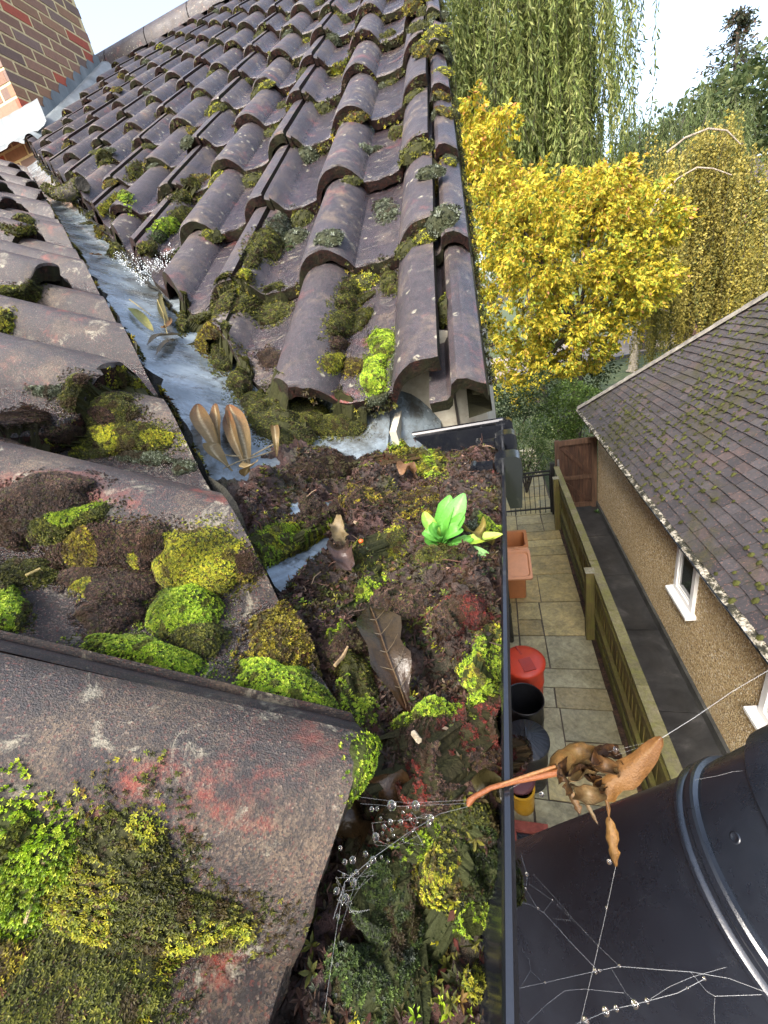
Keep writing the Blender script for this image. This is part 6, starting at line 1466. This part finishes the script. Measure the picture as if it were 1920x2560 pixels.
# mossy twig lying across the top of the valley
c0, c1 = onv((112, 430), .01), onv((190, 424), .01)
mb = MB(); k = np.linspace(0, 1, 9)[:, None]; P = c0*(1-k) + c1*k + np.array([0, 0, .03]) - np.sin(k*math.pi)*np.array([0, .02, .03]); mb.tube(P, [.012, .020, .024, .025, .027, .028, .027, .028, .024], 10, 0, (0.07, .06, .045))
o1 = empty('mossy_twig', tuple(P[4]), 'short thick mossy branch lying across the upper valley', 'branch'); mb.build('wood', M_BARK, o1, smooth=True)
mb = MB(); n = 900; f = rng.random(n); a = rng.uniform(0, 2*math.pi, n); Pc = c0*(1-f[:, None]) + c1*f[:, None] + np.array([0, 0, .03]) - np.sin(f*math.pi)[:, None]*np.array([0, .02, .03]); d = unit(np.stack([np.cos(a)*.3, np.cos(a), np.sin(a)], 1)); tufts(mb, Pc + d*.023, d, 'olive', .010, 5, .6); mb.build('moss_coat', M_MLEAF, o1, col=True)
# straws and other scraps
def scrap(name, lab, px, r, col, cat='straw', lift=.003, bv=None, d=None):
    mb = MB(); P = [np.array(hit(p, bv)[0]) + np.array([0, 0, 1.0])*lift for p in px]; mb.tube(P, r, 6, 0, col); o = mb.build(name, M_PALE, loc=tuple(P[0]), col=True, smooth=False); tag(o, lab, cat)
scrap('straw', 'broken flat tan straw lying on the moss lawn at the lower left', [(130,1885),(112,1950),(90,2018)], [.00075, .0009, .0008], (0.52, .40, .22), lift=.0085)
scrap('straw', 'short pale stalk in the debris beside the brown moss hump', [(735,1470),(752,1450),(762,1428)], [.0011, .0013, .0006], (0.42, .30, .17), lift=.012)
scrap('straw', 'tiny cream chip on top of the largest brown moss lump', [(912,1650),(924,1668)], .0014, (0.55, .48, .36), lift=.022)
scrap('straw', 'short straw on the brown matted moss of the second tile', [(75,1270),(105,1255)], .0009, (0.45, .36, .14), lift=.009)
t_ = [('withered_leaf', 'crumpled grey brown leaf with a curled tip right of the lead tongue', [(765,1250),(748,1235),(742,1210),(748,1190)], .012, M_DKLEAF, (0.10, .06, .05)), ('withered_leaf', 'ragged beige leaf scrap at the top of the lead tongue', [(722,1150),(735,1165),(742,1185),(752,1190)], .009, M_PALE, (0.36, .28, .16)), ('withered_leaf', 'small orange brown leaf scrap lying in the upper debris', [(868,1040),(880,1036),(892,1034),(900,1040)], .010, M_DRY, (0.34, .19, .10)), ('withered_leaf', 'yellowing tattered leaf beside the seedling at the lip', [(1020,1168),(1035,1180),(1050,1192),(1068,1185)], .011, M_PALE, (0.34, .28, .06)), ('withered_leaf', 'brown leaf wedged beneath the droplet web', [(765,1860),(785,1820),(800,1790),(812,1765)], .010, M_DKLEAF, (0.08, .045, .018)), ('withered_leaf', 'long brown leaf under the twig below the largest lump', [(800,1770),(840,1755),(880,1745),(915,1740)], .008, M_DKLEAF, (0.09, .045, .018)), ('withered_leaf', 'dark leaf corner poking over the gutter lip', [(1035,1738),(1055,1735),(1078,1740),(1090,1755)], .006, M_DKLEAF, (0.06, .05, .018))]
for nm, lab, px, w, m_, c in t_:
    mb = MB(); P = [dpt(p, .008 + .006*math.sin(k*1.3)) for k, p in enumerate(px)]; blade(mb, P, w, unit(np.array([.1, -.2, .9])), np.array(c)*.6, .6, .25, np.array(c)*.35, 11, 'ovate'); o = mb.build(nm, m_, loc=tuple(P[1]), smooth=True, col=True); tag(o, lab, 'leaf')
mb = MB(); c = dpt((785, 1187), .008); mb.lathe(c, [(0, -.002), (.0018, -.001), (.0022, .0003), (.0014, .0014), (0, .0018)], 10); o = mb.build('berry', mat('orange berry', .4, (0.5, .09, .015)), loc=tuple(c), smooth=True); tag(o, 'small orange berry right of the lead tongue', 'berry')
# ------------------------------------------------------------------ twig with withered leaves caught in spider silk
def at(px, d): return CAM + pray(px)*d
D0 = 0.185
t = empty('hanging_twig', tuple(at((1200, 1680), D0)), 'withered twig with curled orange brown leaves hanging in spider silk beyond the gutter lip', 'twig')
M_STALK = leafmat('red brown stalk', [(0.3, (0.05, 0.014, 0.006)), (0.6, (0.18, 0.055, 0.018)), (0.8, (0.30, 0.14, 0.06))], 500, 0.35, 0.0)
mb = MB(); mb.tube([at(p, D0) for p in [(1010,1742),(1014,1732),(1024,1722),(1060,1702),(1110,1688),(1160,1678),(1205,1668),(1240,1660)]], [.0005, .0013, .0010, .0009, .0010, .0011, .0013, .0009], 9, 0, (0.17, .06, .02)); mb.tube([at(p, D0-.002) for p in [(1080,1694),(1130,1678),(1200,1655)]], [.0004, .0006, .0006], 7, 0, (0.22, .11, .04)); mb.build('stalk', M_STALK, t, smooth=True, col=True)
mb = MB()
for px_, w, nv, c in [([(1195,1665),(1215,1640),(1250,1622),(1290,1618)], .0075, (.2,-.5,.8), (0.34,.22,.08)), ([(1205,1680),(1240,1660),(1280,1640),(1320,1640)], .0068, (-.5,-.2,.8), (0.06,.04,.03)), ([(1230,1690),(1255,1670),(1290,1665),(1335,1668)], .0055, (.3,.6,.7), (0.40,.29,.13)), ([(1240,1700),(1262,1712),(1290,1712),(1310,1695)], .0055, (.1,-.7,.7), (0.42,.30,.14)), ([(1280,1655),(1300,1630),(1330,1628),(1345,1650)], .0050, (-.2,-.4,.8), (0.10,.06,.045)), ([(1250,1650),(1270,1680),(1290,1700),(1300,1715)], .0045, (.8,-.2,.4), (0.05,.03,.025)), ([(1210,1660),(1225,1690),(1235,1705),(1232,1720)], .0040, (-.8,-.2,.4), (0.09,.06,.03)), ([(1265,1625),(1290,1650),(1320,1662),(1340,1680)], .0050, (.2,-.2,.9), (0.22,.13,.06))]:
    P = [at(p, D0 - .004 + .006*math.sin(k*1.7 + px_[0][0])) for k, p in enumerate(px_)]; blade(mb, P, w*.8, unit(unit(np.array(nv))*.9 + toward(P[1])*.5), np.array(c)*.36, .85, .30, np.array(c)*.2, 11, 'ovate')
mb.build('crumpled_leaf', M_DRY, t, smooth=True, col=True)
def hl(px_, ds, w, c, tc, shape, curl, nv, wave=.06):
    mb = MB(); P = [at(p, d) for p, d in zip(px_, ds)]; blade(mb, P, w*.64, unit(toward(P[1]) + np.array(nv)), np.array(c)*.42, curl*1.3, wave*2.2, np.array(tc)*.30, 11, shape, vein=np.array(c)*.4); mb.build('leaf', M_DRY, t, smooth=True, col=True)
hl([(1285,1718),(1312,1698),(1355,1665),(1395,1630),(1428,1592)], [D0, D0-.002, D0-.003, D0-.002, D0], .0066, (0.38, .19, .055), (0.40, .17, .05), 'strap', .35, (.3, -.3, .2))
hl([(1285,1690),(1303,1708),(1313,1740),(1316,1775)], [D0, D0+.001, D0+.002, D0+.002], .0016, (0.26, .14, .05), (0.24, .12, .04), 'strap', .6, (0, 0, 0))
hl([(1314,1765),(1318,1800),(1322,1835),(1330,1872)], [D0+.002, D0+.002, D0+.002, D0+.001], .0040, (0.44, .24, .06), (0.42, .20, .05), 'strap', .45, (.4, 0, 0))
hl([(1222,1700),(1236,1722),(1246,1742),(1252,1758)], [D0]*4, .0026, (0.26, .16, .07), (0.20, .11, .05), 'strap', .4, (.2, 0, 0))
hl([(1250,1700),(1266,1735),(1280,1760),(1292,1782)], [D0]*4, .0010, (0.36, .26, .12), (0.05, .05, .035), 'strap', .3, (.2, 0, 0))
# silk and droplets
M_SILK = mat('spider silk', 0.3, (0.42, 0.42, 0.41)); _t = NT(M_SILK)
M_SILK.node_tree.nodes['Principled BSDF'].inputs['Alpha'].default_value = 0.30
M_DROP = mat('water droplet', 0.02, (1, 1, 1)); pn = M_DROP.node_tree.nodes['Principled BSDF']; pn.inputs['Transmission Weight'].default_value = 1.0; pn.inputs['IOR'].default_value = 1.33
web = empty('spider_web', tuple(at((900, 1740), D0)), 'dew beaded spider web strung from the nearest tile to the hanging twig', 'spider web')
TH = []
def thread(mb, pts, r=.00011, d=D0, sag=0):
    r = r*0.36; mb.tube([at((p[0], p[1]), p[2] if len(p) > 2 else d) for p in pts], r, 4, cap=False)
mb = MB()
dT = 0.155
for pts, r in [([(780,1722,dT),(880,1735,.17),(1012,1728,D0)], .00016), ([(778,1736,dT),(860,1742,.168),(1010,1735,D0)], .00014), ([(720,1985,dT),(745,1905,.158),(810,1850,.162),(880,1800,.168),(950,1758,.178),(1012,1742,D0)], .0002), ([(730,1880,dT),(770,1900,.158),(815,1850,.162)], .0001), ([(700,2190,.15),(715,2090,.15),(728,2000,.152),(745,1910,.155)], .00012), ([(735,2010,.152),(760,1930,.156),(770,1900,.158)], .0001),
     ([(1425,1597),(1500,1550,.19),(1580,1495,.20),(1665,1445,.21)], .00030), ([(1200,1655),(1310,1625),(1425,1597)], .00010), ([(1330,1872),(1305,1990,.19),(1268,2150,.195),(1250,2225,.198)], .00012), ([(1215,1640),(1330,1632),(1420,1600)], .0001), ([(1100,1705),(1220,1640)], .0001)]: thread(mb, pts, r)
fr = random.Random(17)
nodes = [(fr.uniform(800, 935), fr.uniform(1745, 1830)) for _ in range(16)] + [(fr.uniform(725, 815), fr.uniform(1850, 1975)) for _ in range(16)]
for a_ in nodes:
    for b_ in sorted(nodes, key=lambda q: (q[0]-a_[0])**2 + (q[1]-a_[1])**2)[1:4]: thread(mb, [(a_[0], a_[1], .163), (b_[0], b_[1], .163)], .00006)
mb.build('thread', M_SILK, web)
big = [(846,1740,12),(898,1740,11),(803,1748,6),(815,1747,5),(843,1775,6),(866,1776,6),(830,1786,6),(812,1808,9),(846,1793,5),(930,1768,9),(925,1780,7),(762,1858,8),(806,1858,8),(790,1845,6),(745,1862,6),(770,1885,6),(763,1908,8),(765,1904,6),(727,1925,7),(747,1940,8),(760,1890,5),(735,1832,5),(742,1890,4),(752,1900,4),(838,1862,4),(824,1852,4),(870,1755,4),(880,1745,4),(826,1800,4),(850,1805,4),(730,1980,5),(838,1815,4),(886,1770,4),(822,1768,4),(795,1870,5),(728,2085,4),(726,2150,3),(1170,1716,6),(1330,1618,6),(1316,1862,5)]
ico = MB(); th_ = np.linspace(0, math.pi, 11); ico.lathe((0, 0, 0), [(math.sin(t), -math.cos(t)) for t in th_], 16)
d0 = None
for x, y, r in big:
    dd = .162 if x < 1000 else D0-.004; p = at((x, y), dd); s = r*dd/(FOC*0.864063)*0.66
    if d0 is None: d0 = ico.build('droplet', M_DROP, loc=(0, 0, 0), smooth=True); o = d0
    else: o = d0.copy(); COL.objects.link(o)
    o.parent = web; o.location = p - ORG[web]; o.scale = (s, s, s*1.08)
mb = MB()
for k in range(170):
    a_ = fr.choice(nodes); b_ = fr.choice(nodes); f = fr.random()
    if (a_[0]-b_[0])**2 + (a_[1]-b_[1])**2 > 4000: continue
    p = at((a_[0]*f + b_[0]*(1-f), a_[1]*f + b_[1]*(1-f)), .163); r = fr.uniform(.00012, .0004); mb.lathe(p, [(r*math.sin(t), -r*math.cos(t)) for t in np.linspace(0, math.pi, 6)], 7)
o = mb.build('fine_droplets', M_DROP, web, smooth=True); o['kind'] = 'stuff'
# second web between the lip and the tub
web2 = empty('spider_web', tuple(at((1350, 2050), .26)), 'loose dusty cobweb strands hanging in front of the black tub', 'spider web')
mb = MB(); dq = .25
def src(p): return (1250 + p[0]*0.4039)*0.864063, (1800 + p[1]*0.4039)*0.864063
for pts, r in [([(125,815),(150,900),(170,960),(160,1050),(235,1170),(270,1190),(460,1400),(595,1540)], .00022), ([(130,1130),(180,1140),(235,1170)], .00012), ([(90,1005),(160,1018)], .00012), ([(270,1190),(325,1115)], .0001), ([(200,950),(330,1090),(450,1230),(600,1390),(740,1525)], .00011), ([(175,1010),(330,1120),(460,1250)], .0001), ([(120,1660),(280,1625),(590,1555),(740,1525),(985,1545),(1190,1560),(1420,1600),(1660,1690)], .00020), ([(165,1880),(290,1760),(400,1675),(520,1665),(770,1690)], .00016), ([(470,1880),(530,1860),(655,1805),(720,1785),(835,1760),(910,1740),(1100,1690),(1270,1600)], .00024), ([(910,1740),(1050,1650),(1190,1590),(1400,1530)], .00014), ([(1180,1560),(1280,1680),(1330,1710),(1620,1700)], .00014), ([(1330,1720),(1325,1800),(1330,1880)], .00012), ([(690,1540),(780,1690),(850,1760)], .0001), ([(120,1400),(180,1480),(190,1550),(130,1650)], .0001), ([(185,1550),(260,1620)], .0001), ([(100,1180),(150,1060)], .0001), ([(330,1230),(440,1240)], .0001)]:
    thread(mb, [(*src(p), dq) for p in pts], r*1.15)
mb.build('thread', M_SILK, web2); mb = MB(); thread(mb, [(*src(p), dq) for p in [(1205,370),(1350,345),(1440,320),(1500,315)]], .0001); mb.build('thread', M_SILK, web2)
for x, y, r in [(165,955,9),(160,1045,6),(655,1805,16),(720,1785,11),(835,1760,15),(910,1740,10),(530,1865,15),(590,1555,10),(740,1522,6),(235,1165,5),(660,1162,6),(615,1550,6),(1265,1600,7),(1160,1660,5),(325,1115,4),(280,1625,4)]:
    p = at(src((x, y)), dq); s = r*.4039*0.864063*dq/(FOC*0.864063)*1.0; o = d0.copy(); COL.objects.link(o); o.parent = web2; o.location = p - ORG[web2]; o.scale = (s*.8, s*.8, s*1.2)
# droplet covered web at the turn of the valley
c = onv((318, 600), .02); web3 = empty('spider_web', tuple(c), 'dense web of glittering droplets stretched across the valley', 'spider web')
mb = MB(); md = MB()
ctr = [(258,568),(300,575),(345,585),(385,560),(330,600),(300,615),(270,590),(362,600),(318,636)]; W3 = {p: onv(p, .024) for p in ctr}
for a_ in ctr:
    for b_ in ctr:
        if a_ < b_ and (a_[0]-b_[0])**2 + (a_[1]-b_[1])**2 < 6500:
            mb.tube([W3[a_], (W3[a_]+W3[b_])/2 - np.array([0, 0, .004]), W3[b_]], .00022, 4, cap=False)
            for k in range(16):
                f = fr.random(); p = W3[a_]*f + W3[b_]*(1-f) + rng.normal(0, .005, 3); r = fr.uniform(.0005, .0014); md.lathe(p, [(r*math.sin(t), -r*math.cos(t)) for t in np.linspace(0, math.pi, 5)], 6)
mb.build('thread', M_SILK, web3); o = md.build('fine_droplets', mat('glinting dew', .05, (0.85, .9, .92), .9), web3, smooth=True); o['kind'] = 'stuff'
